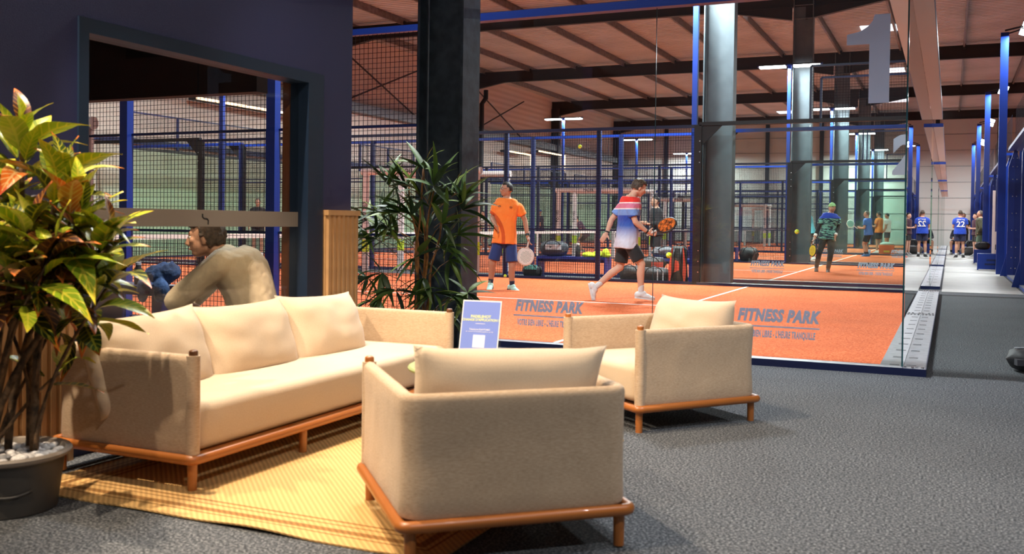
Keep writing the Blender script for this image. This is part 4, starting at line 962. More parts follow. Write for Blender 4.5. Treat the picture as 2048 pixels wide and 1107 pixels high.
    if st.get('face', True):
        ew = mat('eye white', (.7, .68, .65), .3); ed = mat('dark iris', (.02, .012, .008), .2)
        for g in (-1, 1):
            p = c+U*.008*s+F*.079*s+R*(g*.032*s); ey = MB().ell(p, (.0125*s,)*3, None, 10, 8).build('eye', ew, e, smooth=True, off=root)
            MB().ell(p+F*.0085*s, (.0065*s,)*3, None, 8, 6).build('iris', ed, ey, smooth=True, off=root)
            MB().cap(c+U*.030*s+F*.090*s+R*(g*.018*s), c+U*.033*s+F*.082*s+R*(g*.048*s), .0045*s, .0035*s, 6).build('eyebrow', hm or st.get('beard') or mat('brown hair', (.05, .028, .015), .7), e, smooth=True, off=root)
        MB().cap(c-U*.062*s+F*.0945*s-R*.018*s, c-U*.062*s+F*.0945*s+R*.018*s, .0045*s, .0045*s, 6).build('mouth', mat('lips', (.32, .10, .08), .5), e, smooth=True, off=root)
    return e
HB = mat('brown hair', (.050, .028, .015), .65, noise_s=60, noise_a=.5); HD = mat('dark hair', (.012, .010, .009), .6); HG = mat('greying hair', (.10, .08, .065), .7); HS = mat('short stubble', (.16, .085, .055), .8)
def stand(loc, deg, h=1.78, arm='down', lean=0.0, stride=0.0, crouch=0.0):
    """template pose: deg = heading in the plan (0 = +x)"""
    k = h/1.78; a = math.radians(deg); F = Vector((math.cos(a), math.sin(a), 0)); R = Vector((F.y, -F.x, 0)); Z = Vector((0, 0, 1)); L0 = Vector(loc)
    def P(r, f, z): return L0+R*(r*k)+F*((f+lean*max(0, z-.9))*k)+Z*((z-crouch*min(1, z/.9)*.35)*k)
    J = dict(pel=P(0, -crouch*.2, .97), neck=P(0, 0, 1.51), head=P(0, .03, 1.635), face=F.copy())
    for q, g in (('L', -1), ('R', 1)):
        J['sh'+q] = P(g*.18, 0, 1.385); J['hip'+q] = P(g*.095, -crouch*.2, .92); st_ = g*stride
        J['kn'+q] = P(g*.11, st_*.5+.02+crouch*.25, .49); J['an'+q] = P(g*.12, st_, .085); J['to'+q] = J['an'+q]+(F*.16+R*(g*.04)-Z*.035)*k
        if arm == 'down': J['el'+q] = P(g*.24, -.02, 1.12); J['wr'+q] = P(g*.25, .08, .87); J['hd'+q] = P(g*.25, .13, .78)
        elif arm == 'front': J['el'+q] = P(g*.23, .02, 1.13); J['wr'+q] = P(g*.12, .24, 1.13); J['hd'+q] = P(g*.05, .30, 1.15)
        elif arm == 'pocket': J['el'+q] = P(g*.27, -.10, 1.12); J['wr'+q] = P(g*.20, .04, .93); J['hd'+q] = P(g*.17, .09, .86)
    return J
def racket(label, grip, tipdir, nrm, face_m, rim_m, dots=None, cat='racket', s=1.0):
    """padel racket: grip point (in the hand), direction to the head, face normal"""
    d = Vector(tipdir).normalized(); n = Vector(nrm); n = (n-d*n.dot(d)).normalized(); sd = d.cross(n); e = empty('padel_racket', grip, label, cat)
    def Pt(a, b, z): return sd*(a*s)+d*(b*s)+n*(z*s)
    MB().cyl(Pt(0, -.07, 0), Pt(0, .10, 0), .016*s, .015*s, 10).build('grip', mat('white grip tape', (.6, .58, .55), .8), e, smooth=50)
    out = [(.13*math.cos(t)*(1-.10*math.sin(t)*(math.sin(t) < 0)), .255+.135*math.sin(t)) for t in [2*math.pi*i/36 for i in range(36)]]
    neck = MB()
    for g in (-1, 1): neck.bar(Pt(0, .09, 0), Pt(g*.07, .16, 0), .02*s, .03*s, 0, n)
    neck.build('throat', rim_m, e)
    MB().loft([[Pt(a*k, .255+(b-.255)*k, z) for a, b in out] for z, k in ((-.017, .95), (-.012, .985), (.012, .985), (.017, .95))]).build('face', face_m, e, smooth=40)
    MB().tube([Pt(a, b, 0) for a, b in out], .016*s, 6, close=True).build('rim', rim_m, e, smooth=True)
    hm = MB()
    for i in range(-4, 5):
        for j in range(-4, 5):
            x, y = i*.024+(.012 if j % 2 else 0), j*.022
            if (x/.095)**2+(y/.10)**2 < 1: 
                for z in (-.0175, .0175): hm.cyl(Pt(x, .255+y, z*.98), Pt(x, .255+y, z*1.04), .0062*s, n=8)
    hm.build('hole_pattern', dots or M_black, e); return e
def arc_mat(name, c0, c1, expr):
    """print on cloth laid out in the wearer's own coordinates"""
    m = cloth(name, c0); b = bsdf(m); tc = N(m, 'ShaderNodeTexCoord'); sp = N(m, 'ShaderNodeSeparateXYZ'); L(m, tc.outputs['Object'], sp.inputs[0]); expr(m, b, sp); return m
# ---------------------------------------------------------------- player in the orange shirt
D = depth_of((-6.45, 6.62, 0))
def A(x, y, dd=0): return at(x, y, D+dd)
J = dict(pel=A(1009, 474), neck=A(1014, 393), head=A(1013, 378, -.02), face=(-CR*.93-CF*.36),
         shR=A(991, 413, -.02), elR=A(985, 436, .03), wrR=A(991, 449, -.19), hdR=A(996, 459, -.22), shL=A(1037, 414, .02), elL=A(1050, 440, .04), wrL=A(1055, 472, -.06), hdL=A(1059, 486, -.08),
         hipR=A(998, 480), knR=A(985, 528, .02), anR=A(981, 567, .10), hipL=A(1021, 481), knL=A(1024, 533, -.04), anL=A(1024, 571, .0))
J['toR'] = J['anR']+(-CF*.15-CR*.02)*1.0+Vector((0, 0, -.035)); J['toL'] = J['anL']+(-CF*.11+CR*.10)+Vector((0, 0, -.035))
J['pnL'] = -CR; J['pnR'] = CR
def orange_print(m, b, sp):
    tc = [n for n in m.node_tree.nodes if n.type == 'TEX_COORD'][0]
    vm = N(m, 'ShaderNodeVectorMath', operation='DOT_PRODUCT'); vm.inputs[1].default_value = CR[:]; L(m, tc.outputs['Object'], vm.inputs[0])
    x = vm.outputs['Value']
    def M1(op, a, b_):
        n = N(m, 'ShaderNodeMath', operation=op)
        for i, v in enumerate((a, b_)):
            if isinstance(v, (int, float)): n.inputs[i].default_value = v
            else: L(m, v, n.inputs[i])
        return n.outputs[0]
    dx = M1('ADD', x, .30); dz = M1('SUBTRACT', sp.outputs[2], .86); r = M1('POWER', M1('ADD', M1('MULTIPLY', dx, dx), M1('MULTIPLY', dz, M1('MULTIPLY', dz, .55))), .5)
    band = M1('LESS_THAN', M1('ABSOLUTE', M1('SUBTRACT', r, .34), 0), .030)
    mx = N(m, 'ShaderNodeMix', data_type='RGBA'); L(m, band, mx.inputs[0]); mx.inputs[6].default_value = (.92, .235, .030, 1); mx.inputs[7].default_value = (.60, .09, .008, 1); L(m, mx.outputs[2], b.inputs['Base Color'])
OR = arc_mat('orange shirt', (.92, .235, .030), None, orange_print)
p_or = person('player in orange t-shirt and blue shorts holding a white racket, looking left', J, dict(skin='tan', top=OR, hrough=.006, bottom=cloth('royal blue shorts', (.012, .035, .16)), sock=cloth('navy sock', (.01, .012, .04)), shoe=mat('mint shoe', (.38, .60, .52), .6), solem=mat('navy sole', (.01, .015, .04), .6), hair=HD, hstyle='short', beard=mat('dark stubble', (.05, .03, .02), .8), seed=2, s=1.02, hem=-.16, leg=.82), .0085)
R_, F_, U_ = head_frame(J['face'])
gl = MB()
for g in (-1, 1):
    q = J['head']+U_*.008+F_*.098+R_*(g*.033); gl.tube([q+R_*(.021*math.cos(t))+U_*(.017*math.sin(t)) for t in [i*.524 for i in range(12)]], .0022, 5, close=True); gl.tube([q+R_*(g*.021), J['head']+R_*(g*.079)-F_*.002+U_*.01], .002, 5)
gl.build('glasses', M_black, p_or, off=p_or.location)
for x_, y_ in ((1022, 414), (999, 412)):
    q = A(x_, y_, -.150); MB().tube([q+CR*(.020*math.cos(t))+CU*(.011*math.sin(t)) for t in [i*.524 for i in range(12)]], .0035, 5, close=True).build('chest_logo', M_black, p_or, off=p_or.location)
wt = MB().cyl(J['elL'].lerp(J['wrL'], .86), J['elL'].lerp(J['wrL'], .98), .036, .034, 14).build('watch', M_black, p_or, off=p_or.location)
racket('white padel racket with mint dots hanging from the orange player\'s hand', A(1057, 483, -.09), A(1053, 510, -.10)-A(1058, 484, -.09), -CF+CR*.2, mat('white racket face', (.72, .74, .72), .4), mat('pale rim', (.6, .55, .5), .4), mat('mint dot', (.03, .22, .17), .5))
# ---------------------------------------------------------------- player in the red, white and blue shirt
D = depth_of((-4.05, 5.45, 0))
J = dict(pel=A(1253, 482), neck=A(1262, 390), head=A(1278, 375, -.02), face=(CR*.86-Vector((0, 0, 1))*.40+CF*.12),
         shR=A(1262, 416, -.17), elR=A(1271, 444, -.20), wrR=A(1294, 463, -.16), hdR=A(1305, 466, -.14), shL=A(1243, 414, .17), elL=A(1223, 439, .18), wrL=A(1214, 464, .15), hdL=A(1206, 477, .12),
         hipR=A(1259, 486, -.09), knR=A(1283, 528, -.10), anR=A(1282, 585, -.08), hipL=A(1248, 486, .09), knL=A(1240, 534, .10), anL=A(1190, 575, .08))
J['toR'] = J['anR']+CR*.16+Vector((0, 0, -.02)); J['toL'] = J['anL']+CR*.035+Vector((0, 0, -.15)); J['pnR'] = CF; J['pnL'] = -CF
def rwb(m, b, sp):
    r = N(m, 'ShaderNodeValToRGB'); mr = N(m, 'ShaderNodeMapRange'); mr.inputs[1].default_value = .80; mr.inputs[2].default_value = 1.62; L(m, sp.outputs[2], mr.inputs[0]); L(m, mr.outputs[0], r.inputs[0])
    e = r.color_ramp.elements; e[0].position = 0; e[0].color = (.60, .62, .72, 1); e[1].position = 1; e[1].color = (.72, .02, .012, 1)
    for p, c in ((.12, (.60, .62, .74)), (.38, (.03, .10, .42)), (.50, (.012, .05, .36)), (.56, (.012, .05, .36)), (.562, (.16, .28, .62)), (.665, (.16, .28, .62)), (.667, (.75, .7, .72)), (.685, (.75, .7, .72)), (.687, (.62, .16, .26)), (.77, (.62, .16, .26)), (.772, (.78, .72, .72)), (.79, (.78, .72, .72)), (.792, (.72, .02, .012))):
        e.new(p).color = (*c, 1)
    L(m, r.outputs[0], b.inputs['Base Color'])
RWB = arc_mat('tricolour shirt', (.5, .1, .1), None, rwb)
p_bl = person('player in red, white and blue shirt striding right with an orange racket', J, dict(skin='fair', top=RWB, bottom=cloth('black shorts', (.012, .012, .013)), sock=cloth('white sock', (.62, .62, .62)), shoe=mat('white shoe', (.66, .67, .68), .6), hair=HB, hstyle='full', beard=HS, seed=5, hrough=.012, hrad=(.090, .113, .120), s=1.03, hem=-.16, leg=.80, soleL=(CR*.9+Vector((0, 0, -.35))).normalized()*-1, curlR=1.1, curlL=.35), .0085)
for q in ('L', 'R'): MB().cyl(J['el'+q].lerp(J['wr'+q], .93), J['el'+q].lerp(J['wr'+q], 1.03), .034, .033, 14).build('wristband', M_rub, p_bl, off=p_bl.location)
racket('orange and black padel racket held up by the striding player', A(1302, 466, -.15), A(1340, 447, -.20)-A(1302, 466, -.15), (-CF*.55+CU*.75+CR*.2), mat('orange racket face', (.55, .11, .015), .4, noise_s=22, noise_a=.9), M_black, M_black)
# ---------------------------------------------------------------- man seated inside the booth, seen through the window
D = 6.02
Fs = (-CR).copy(); Fs.z = 0; Fs.normalize()
J = dict(pel=A(508, 648, .05), neck=A(443, 503, .02), head=A(411, 474, .0), face=(Fs*.97-CF*.12-Vector((0, 0, 1))*.10),
         shL=A(440, 527, -.17), elL=A(352, 601, -.14), wrL=A(382, 612, -.05), hdL=A(398, 618, -.02), shR=A(455, 522, .20), elR=A(388, 592, .26), wrR=A(372, 612, .08), hdR=A(385, 624, .03),
         hipL=A(500, 655, -.06), knL=A(352, 640, -.12), anL=A(362, 782, -.10), hipR=A(508, 655, .14), knR=A(360, 634, .22), anR=A(372, 780, .2))
for q in ('L', 'R'):
    J['an'+q].z = .085; J['to'+q] = J['an'+q]+Fs*.16+Vector((0, 0, -.035))
J['pnL'] = Vector((0, 0, -1)); J['pnR'] = Vector((0, 0, -1))
p_st = person('man in a beige sweater sitting behind the booth window, leaning forward', J, dict(skin='mid', top=mat('beige sweater', (.56, .46, .32), .95, bump=.3, bump_s=18, sheen=.2), topname='sweater', bottom=cloth('grey trousers', (.16, .17, .15)), shoe=mat('dark shoe', (.03, .03, .03), .6), hair=HB, hstyle='full', beard=HS, seed=9, hrough=.016, s=1.04, hem=-.08, leg=1.9, sleeve=1.86, build=1.12, curlL=.5, hrad=(.092, .116, .124), bend=(CR*.05+CU*.05)), .0065)
o = empty('stool', (J['pel'].x, J['pel'].y, 0), 'low stool under the man sitting in the booth', 'stool')
MB().mm((-.11, -.15, .34), (.11, .15, .39)).build('seat', M_bluedk, o)
for gx in (-1, 1):
    for gy in (-1, 1): MB().mm((gx*.09-.015, gy*.13-.015, 0), (gx*.09+.015, gy*.13+.015, .34)).build('leg', M_bluedk, o)
# ---------------------------------------------------------------- player with the green cap in the second court
pos = on_floor(1648, 545); D = depth_of(pos)
J = dict(pel=A(1655, 470), neck=A(1661, 424), head=A(1664, 415, -.03), face=(-CF*.75-CR*.5-Vector((0, 0, 1))*.15),
         shR=A(1644, 437), elR=A(1637, 454, -.03), wrR=A(1630, 472, -.15), hdR=A(1627, 480, -.18), shL=A(1676, 438), elL=A(1676, 455), wrL=A(1671, 470, -.12), hdL=A(1670, 478, -.14),
         hipR=A(1649, 474), knR=A(1638, 506, -.08), anR=A(1633, 534, .35), hipL=A(1662, 474), knL=A(1661, 509, -.05), anL=A(1656, 537, .12))
for q in ('L', 'R'): J['to'+q] = J['an'+q]+(-CF*.15-CR*.05)+Vector((0, 0, -.035))
def dots(m, b, sp):
    tc = [n for n in m.node_tree.nodes if n.type == 'TEX_COORD'][0]; n = N(m, 'ShaderNodeTexNoise', Scale=11.0, Detail=2.0); mp = N(m, 'ShaderNodeMapping'); mp.inputs['Scale'].default_value = (1, 1, 3.2); L(m, tc.outputs['Object'], mp.inputs[0]); L(m, mp.outputs[0], n.inputs['Vector'])
    r = N(m, 'ShaderNodeValToRGB'); L(m, n.outputs['Fac'], r.inputs[0]); r.color_ramp.elements[0].position = .48; r.color_ramp.elements[1].position = .54; r.color_ramp.elements[0].color = (.012, .03, .05, 1); r.color_ramp.elements[1].color = (.16, .42, .34, 1)
    mr = N(m, 'ShaderNodeMath', operation='GREATER_THAN'); mr.inputs[1].default_value = 1.33; L(m, sp.outputs[2], mr.inputs[0])
    mx = N(m, 'ShaderNodeMix', data_type='RGBA'); L(m, mr.outputs[0], mx.inputs[0]); L(m, r.outputs[0], mx.inputs[6]); mx.inputs[7].default_value = (.015, .05, .42, 1); L(m, mx.outputs[2], b.inputs['Base Color'])
pg = person('player in green cap and teal patterned shirt running in the second court', J, dict(skin='mid', top=arc_mat('teal print shirt', (.1, .3, .3), None, dots), bottom=cloth('black leggings', (.012, .012, .012)), leg=1.97, under=cloth('black undersleeve', (.012, .012, .012)), shoe=mat('dark shoe', (.03, .03, .03), .6), beard=HD, hem=-.2), .013)
hair_shell('cap', J['head'], *head_frame(J['face']), 1.0, mat('lime cap', (.30, .55, .22), .7), pg, pg.location, HT['cap'], rad=(.09, .112, .118), rough=.001)
for q in ('L', 'R'): MB().cyl(J['el'+q].lerp(J['wr'+q], .78), J['el'+q].lerp(J['wr'+q], 1.0), .042, .042, 12).build('wristband', M_white, pg, off=pg.location)
racket('yellow and black padel racket of the green capped player', J['hdR'], A(1626, 498, -.2)-J['hdR'], CF*.3+CR, mat('yellow racket face', (.65, .48, .01), .4), M_black, M_black)
# ---------------------------------------------------------------- smaller figures further off
def fig(label, xy, deg, st, h=1.78, vox=.016, **kw):
    p = on_floor(*xy); st.setdefault('face', False); st.setdefault('hsub', 3); st['s'] = h/1.78; return person(label, stand((p.x, p.y, .012), deg, h, **kw), st, vox)
BK = cloth('black', (.014, .014, .015)); SHB = mat('grey shoe', (.25, .25, .25), .6); SHW = MATS['white shoe']
pb2 = fig('man in black t-shirt and glasses holding a racket behind the fence', (1311, 548), 215, dict(skin='mid', top=BK, bottom=cloth('black shorts', (.012, .012, .013)), shoe=SHW, sock=MATS['white sock cloth'], hair=HD, beard=HD, sleeve=1.8), 1.78, .014, arm='front')
fig('player in cyan shirt at the edge of the third court', (1621, 521), 170, dict(skin='tan', top=cloth('cyan', (.10, .42, .52)), bottom=BK, shoe=SHW, sock=MATS['white sock cloth'], hair=HD), 1.78, lean=.25, stride=.15)
b3 = fig('player in blue shirt holding a mint racket beside the orange box', (1733, 513), 165, dict(skin='mid', top=cloth('mid blue', (.05, .13, .42)), bottom=BK, shoe=mat('blue shoe', (.02, .14, .36), .5), sock=BK, hair=HG, hstyle='receding'), 1.84, arm='front', crouch=.25)
p = b3.location; racket('mint padel racket of the blue shirted player', p+Vector((-.40, .10, 1.10)), Vector((-.5, -.1, .35)), CF, mat('mint racket face', (.25, .60, .50), .4), M_white)
fig('player in orange t-shirt standing beyond the orange box', (1757, 506), 150, dict(skin='tan', top=cloth('bright orange', (.75, .20, .02)), bottom=BK, shoe=SHW, hair=HD), 1.80, arm='front')
fig('player in white t-shirt behind the other orange shirted player', (1774, 502), 160, dict(skin='tan', top=cloth('off white', (.55, .55, .52)), bottom=cloth('dark grey', (.04, .045, .06)), shoe=SHW, hair=HD), 1.80, arm='down')
fig('player in white and green shirt bending beside the door portal', (972, 500), 250, dict(skin='tan', top=cloth('white green', (.50, .56, .52)), bottom=cloth('beige', (.45, .38, .30)), shoe=SHW, hair=HD), 1.75, lean=.2, crouch=.5)
fig('player with blue cap and dark shirt behind the orange player', (1079, 501), 200, dict(skin='tan', top=cloth('charcoal', (.03, .03, .045)), bottom=BK, shoe=SHB, hair=mat('blue cap', (.03, .10, .30), .7), hstyle='cap'), 1.75, crouch=.2)
fig('player crouching low by the second net post', (1165, 503), 200, dict(skin='tan', top=cloth('plum', (.06, .03, .06)), bottom=BK, shoe=SHB, hair=HD), 1.70, lean=.35, crouch=.75)
fig('dark dressed player seen through the booth window', (515, 512), 300, dict(skin='mid', top=BK, bottom=BK, shoe=SHW, hair=HG, sleeve=1.7), 1.78, arm='down')
# corridor
m22 = fig('man in blue football shirt with number 22 seen from behind in the corridor', (1919, 515), 95, dict(skin='mid', top=cloth('royal blue', (.012, .06, .46)), bottom=cloth('navy shorts', (.012, .016, .05)), shoe=mat('dark shoe', (.03, .03, .03), .6), sock=MATS['white sock cloth'], hair=HB, build=1.1), 1.82, arm='front')
def onback(person_, body, sz, z, off):
    a = math.radians(95); F = Vector((math.cos(a), math.sin(a), 0)); R = Vector((F.y, -F.x, 0)); me = text_mesh(body, sz, 0, sz*.02, .004); me.materials.append(M_white)
    Mx = Matrix((R, Vector((0, 0, 1)), -F)).transposed().to_4x4(); inst('lettering', me, person_, M=Matrix.Translation(-F*off+Vector((0, 0, z))) @ Mx)
onback(m22, '22', .30, 1.27, .162); onback(m22, 'SIMON', .09, 1.44, .150)
fig('man in olive bomber jacket and green shorts by the corridor bench', (1960, 518), 165, dict(skin='mid', top=cloth('olive', (.045, .045, .018)), topname='jacket', bottom=cloth('green shorts', (.09, .15, .10)), shoe=mat('red shoe', (.6, .06, .02), .5), sock=MATS['white sock cloth'], hair=HG, hstyle='receding', sleeve=1.9, build=1.15, hem=-.22), 1.80, arm='pocket')
fig('man in dark shirt standing behind the olive jacket in the corridor', (1951, 513), 200, dict(skin='fair', top=cloth('burgundy', (.05, .015, .03)), bottom=BK, shoe=SHB, hair=HD), 1.74, arm='front')
fig('dark dressed man facing the number 22 shirt in the corridor', (1926, 508), 265, dict(skin='mid', top=BK, bottom=BK, shoe=SHW, hair=HD, leg=1.9), 1.80, arm='front')
def seated(label, loc, deg, st, s=1.0, vox=.016):
    a = math.radians(deg); F = Vector((math.cos(a), math.sin(a), 0)); R = Vector((F.y, -F.x, 0)); L0 = Vector(loc)
    def P(r, f, z): return L0+R*(r*s)+F*(f*s)+Vector((0, 0, z*s))
    J = dict(pel=P(0, -.02, .56), neck=P(0, .12, 1.03), head=P(0, .18, 1.20), face=F+Vector((0, 0, -.15)))
    for q, g in (('L', -1), ('R', 1)):
        J.update({'sh'+q: P(g*.18, .10, .98), 'el'+q: P(g*.24, .20, .72), 'wr'+q: P(g*.10, .38, .68), 'hd'+q: P(g*.04, .44, .66), 'hip'+q: P(g*.09, 0, .53), 'kn'+q: P(g*.16, .42, .53), 'an'+q: P(g*.15, .40, .085), 'to'+q: P(g*.17, .55, .05)})
    st.setdefault('face', False); st.setdefault('hsub', 3); return person(label, J, st, vox)
seated('person in dark hooded jacket sitting on the far corridor bench', (.66, 37.5, 0), 250, dict(skin='mid', top=cloth('dark navy jacket', (.015, .02, .035)), topname='jacket', bottom=BK, shoe=SHB, sock=BK, hair=HD, sleeve=1.9, leg=.8))
# ================================================================== SMALL THINGS
def ball(label, p, seed=0):
    o = MB().ell((0, 0, 0), (.033,)*3, None, 20, 14).build('tennis_ball', mat('lime ball felt', (.55, .72, .02), .9), None, smooth=True); o.location = p
    s_ = MB().tube([Vector((math.cos(t), math.sin(t)*.8, .55*math.sin(2*t)+.0)).normalized()*.0325 for t in [i*.262 for i in range(24)]], .0018, 5, close=True).build('seam', M_white, o); return tag(o, label, 'ball')
ball('tennis ball flying low before the striding player', at(1338, 510, 10.9)); ball('tennis ball in the air left of the green capped player', at(1594, 463, 13.8)); ball('tennis ball high in the air above the net', at(1160, 293, 16.5))
p = on_floor(1071, 549); ball('tennis ball resting by the far fence near the orange player', (p.x, min(p.y, 9.85), .045)); p = on_floor(328, 592, .05); ball('tennis ball on the turf beside the seated man', (p.x, p.y, .045))
def bag(label, loc, rz, size, col, accents=(), name='sports_bag', tilt=0.0, cat='bag', strap=True):
    """soft bag: swollen body with zip, end panels, pockets and straps; local x = length"""
    e = empty(name, loc, label, cat, None, rz); l, w_, h = size; m = mat('bag '+label[:18], col, .6, bump=.3, bump_s=9)
    mb = MB(); rings = []
    for i in range(13):
        t = -1+i/6; k = (1-abs(t)**4)**.5*.92+.08; q = []
        for j in range(20):
            a = 2*math.pi*j/20; ca, sa = math.cos(a), math.sin(a); f_ = (abs(ca)**3+abs(sa)**3)**(-1/3); y, z = w_/2*ca*f_*k, h/2*sa*f_*k
            n_ = 1+.10*noise.noise(Vector((t*2, y*9, z*9))+Vector(loc)); z2 = max(-h/2, z*n_); q.append(Vector((t*l/2*(1+.02*sa), y*n_, z2+h/2)))
        rings.append(q)
    mb.loft(rings); b = mb.build('bag_body', m, e, smooth=60)
    MB().tube([(-l*.40, 0, h*.985), (-l*.2, .0, h*1.01), (0, 0, h*1.015), (l*.2, 0, h*1.01), (l*.40, 0, h*.985)], .006, 6).build('zip', M_galv, e)
    for (c, x0, x1, z0, z1) in accents:
        MB().loft([[Vector((x0*l, -w_/2*1.06, z0*h)), Vector((x1*l, -w_/2*1.06, z0*h)), Vector((x1*l, -w_/2*1.04, z1*h)), Vector((x0*l, -w_/2*1.04, z1*h))], [Vector((x0*l, -w_/2*.6, z0*h)), Vector((x1*l, -w_/2*.6, z0*h)), Vector((x1*l, -w_/2*.6, z1*h)), Vector((x0*l, -w_/2*.6, z1*h))]]).build('panel', mat('panel %.2f %.2f %.2f' % c, c, .6), e)
    if strap: MB().tube([(-l*.3, -w_*.45, h*.7), (-l*.2, -w_*.6, h*.98), (0, -w_*.55, h*1.14), (l*.2, -w_*.6, h*.98), (l*.3, -w_*.45, h*.7)], .010, 6).build('strap', M_black, e, smooth=True)
    e.rotation_euler = (0, tilt, rz); return e
BLK = (.012, .012, .014)
gb = bench((-6.72, 10.62, 0), 'blue bench behind the far fence of the first court', 0, 1.50, M_blue, False)
bag('grey and white racket bag on the bench behind the fence', (-7.15, 10.62, .45), .1, (.62, .28, .30), (.035, .04, .05), [((.55, .56, .58), -.25, .3, .45, .8)])
o = empty('water_bottle', (-6.62, 10.60, .45), 'dark water bottle on the bench behind the fence', 'bottle'); lathe([(.05, 0), (.052, .01), (.052, .19), (.03, .22), (.03, .24)]).build('bottle_body', M_black, o, smooth=40); lathe([(.032, .24), (.032, .27), (.02, .275)]).build('cap', M_white, o, smooth=40)
def heap(label, name, cat, loc, pts, m, vox=.012, extra=None):
    mb = MB()
    for (c, ax) in pts: mb.ell(Vector(c), ax)
    e = empty(name, loc, label, cat); o = remesh(mb, 'folded_cloth', vox, m, e, (0, 0, 0), 2)
    for v in o.data.vertices: v.co += Vector((0, 0, 1))*max(0, v.co.z)*.16*noise.noise(v.co*20); 
    return e
LIME = mat('lime cloth', (.50, .62, .02), .8, bump=.5, bump_s=20)
heap('lime cloth heaped on the bench behind the fence', 'folded_shirt', 'cloth', (-6.30, 10.62, .45), [((-.10, 0, .045), (.14, .12, .06)), ((.10, .02, .06), (.12, .12, .07)), ((0, 0, .03), (.22, .14, .045))], LIME)
heap('lime cloth at the right end of the bench', 'folded_shirt', 'cloth', (-6.02, 10.60, .45), [((0, 0, .08), (.08, .09, .10)), ((0, .02, .04), (.10, .11, .05))], LIME)
p = on_floor(1048, 556); bag('black and teal bag on the floor by the fence post', (p.x, 10.5, .0), .1, (.42, .28, .26), BLK, [((.15, .45, .38), -.3, .3, .65, .98)])
bag('round black bag on the floor behind the striding player', (-5.42, 10.45, 0), .05, (.52, .34, .30), BLK)
bag('black bag with white cords on the floor behind the fence', (-4.93, 10.42, 0), .1, (.60, .32, .28), (.016, .017, .02), [((.7, .7, .7), .10, .13, .15, .9), ((.7, .7, .7), .28, .31, .15, .8)])
bag('black and red bag stacked on the black bags', (-5.12, 10.74, .20), .15, (.62, .30, .27), (.014, .013, .013), [((.6, .05, .03), .05, .42, .3, .7)])
def backpack(label, loc, rz, h, w_, d, col, acc, lean=.0):
    e = empty('racket_backpack', loc, label, 'bag'); e.rotation_euler = (lean, 0, rz)
    me = rbox((w_, d, h), min(w_, d)*.28, 4, (0, 0, h/2)); 
    for v in me.vertices: k = 1-.28*(v.co.z/h)**2; v.co.x *= k
    obj('bag_body', me, mat('pack '+label[:16], col, .6, bump=.3, bump_s=10), e); am = mat('pack accent', acc, .6)
    for g in (-1, 1):
        MB().loft([[Vector((g*w_*a, -d*.52, z*h)) for a, z in ((.44, .06), (.47, .35), (.36, .8), (.30, .95), (.27, .95), (.31, .6), (.30, .25), (.36, .06))], [Vector((g*w_*a, -d*.35, z*h)) for a, z in ((.44, .06), (.47, .35), (.36, .8), (.30, .95), (.27, .95), (.31, .6), (.30, .25), (.36, .06))]]).build('side_panel', am, e)
        MB().tube([(g*w_*.18, -d*.50, h*.93), (g*w_*.20, -d*.66, h*.7), (g*w_*.17, -d*.66, h*.4), (g*w_*.28, -d*.52, h*.15)], .018, 6).build('shoulder_strap', M_black, e, smooth=True)
    MB().loft([[Vector((a*w_, -d*.53, z*h)) for a, z in ((-.20, .28), (.16, .36), (.06, .58), (-.12, .62))], [Vector((a*w_, -d*.40, z*h)) for a, z in ((-.20, .28), (.16, .36), (.06, .58), (-.12, .62))]]).build('back_panel', am, e)
    MB().tube([(-w_*.1, -d*.1, h*.98), (-w_*.08, -d*.1, h*1.05), (w_*.08, -d*.1, h*1.05), (w_*.1, -d*.1, h*.98)], .01, 6).build('handle', M_black, e); return e
backpack('red and black racket backpack leaning at the end of the fence', (-4.44, 10.27, 0), .05, .72, .36, .24, (.02, .024, .02), (.72, .07, .03), -.08)
bag('silver and black bag behind the red backpack', (-4.85, 11.07, .45), .1, (.7, .28, .22), (.10, .11, .12), [((.35, .37, .40), -.4, .4, .5, .8)])
bench((-4.85, 11.05, 0), 'blue bench under the silver bag', 0, 1.0, M_blue, False)
# second gap
bench((-6.4, 22.1, 0), 'blue bench behind the far fence of the second court', 0, 1.5, M_blue, False)
bag('dark blue bag on the second gap bench', (-6.75, 22.1, .45), .1, (.6, .3, .3), (.02, .03, .06)); bag('black and green bag on the second gap bench', (-6.05, 22.1, .45), -.1, (.6, .3, .28), (.012, .02, .014), [((.05, .12, .3), -.2, .2, .5, .8)])
p = on_floor(1490, 516); bag('blue bag standing on the floor by the second gap bench', (-7.4, 22.1, 0), .9, (.4, .28, .42), (.02, .05, .2)); bag('large black bag at the right of the second gap bench', (-5.3, 22.1, 0), .2, (.6, .4, .45), BLK)
ob = empty('cool_box', (-1.98, 33.6, 0), 'orange printed box with a towel on top in the third gap', 'box'); MB().mm((-.28, -.2, 0), (.28, .2, .42)).build('box_body', mat('orange box', (.78, .12, .02), .5), ob); MB().mm((-.10, -.205, .12), (.12, -.201, .2)).build('print', mat('yellow print', (.8, .6, .05), .6), ob)
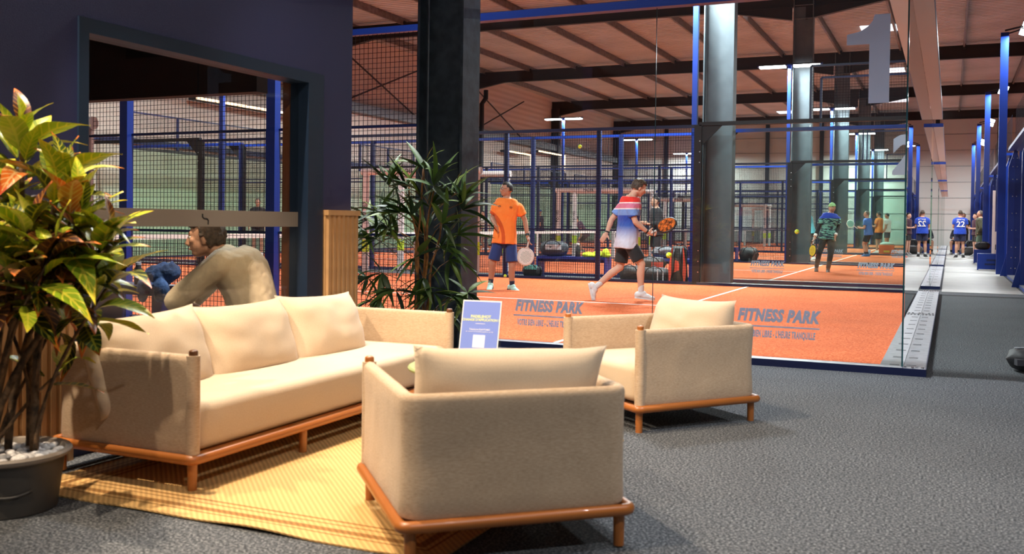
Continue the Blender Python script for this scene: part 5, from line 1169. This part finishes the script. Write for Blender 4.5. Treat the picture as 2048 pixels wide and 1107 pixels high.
t = MB().ell((0, 0, .44), (.28, .2, .10)); remesh(t, 'towel', .02, mat('grey green towel', (.25, .33, .28), .9), ob, (0, 0, 0))
o = empty('drink_can', (-2.62, 33.3, 0), 'white and blue can standing on the floor in the third gap', 'can'); lathe([(.05, 0), (.055, .01), (.055, .2), (.045, .22)], 16).build('can_body', mat('blue white can', (.35, .5, .75), .3), o, smooth=40); lathe([(.045, .22), (.044, .224)], 16).build('can_top', M_galv, o)
# beside the booth, outside the near fence
tb2 = bench((-7.35, -.52, 0), 'dark blue bench outside the near fence, seen through the booth window', -.1, .95, M_bluedk, False)
bt = empty('water_bottle', (-7.30, -.56, .45), 'black flask standing on the bench behind the booth window', 'bottle'); lathe([(.036, 0), (.04, .008), (.04, .16), (.028, .185), (.028, .20)]).build('bottle_body', M_black, bt, smooth=40); lathe([(.03, .2), (.03, .225), (.018, .23)]).build('cap', mat('grey cap', (.3, .3, .32), .4), bt, smooth=40)
DEN = mat('blue denim', (.028, .062, .15), .85, bump=.5, bump_s=25, noise_s=8, noise_a=.5)
dn = heap('crumpled blue denim jacket draped over the bench', 'denim_jacket', 'jacket', (-6.98, -.60, .45), [((0, 0, .10), (.17, .13, .12)), ((.10, .03, .14), (.12, .12, .10)), ((-.12, -.10, -.04), (.07, .05, .13)), ((-.06, -.12, .0), (.10, .05, .08)), ((.12, -.10, -.04), (.11, .06, .12))], DEN, .011)
# right foreground bag and corridor bags
bag('black backpack lying on the carpet at the right edge', (1.02, .66, 0), .25, (.56, .32, .19), BLK, [((.05, .05, .06), -.45, -.1, .35, .6)])
bag('black bag on the second corridor bench', (1.28, 26.6, .45), .1, (.46, .28, .24), BLK)
bag('grey bags heaped on the corridor floor beyond the number 22 shirt', (1.10, 36.4, 0.01), .1, (.8, .4, .35), (.10, .10, .10)); bag('black and orange bag by the bracket post in the corridor', (1.20, 37.8, .01), .2, (.6, .35, .6), (.03, .03, .035), [((.6, .1, .03), -.2, .1, .2, .4)])
for o in COL.objects:
    if o.name.split('.')[0] in ('wire_mesh', 'upper_mesh', 'net_mesh', 'hole_pattern'): o['kind'] = 'stuff'
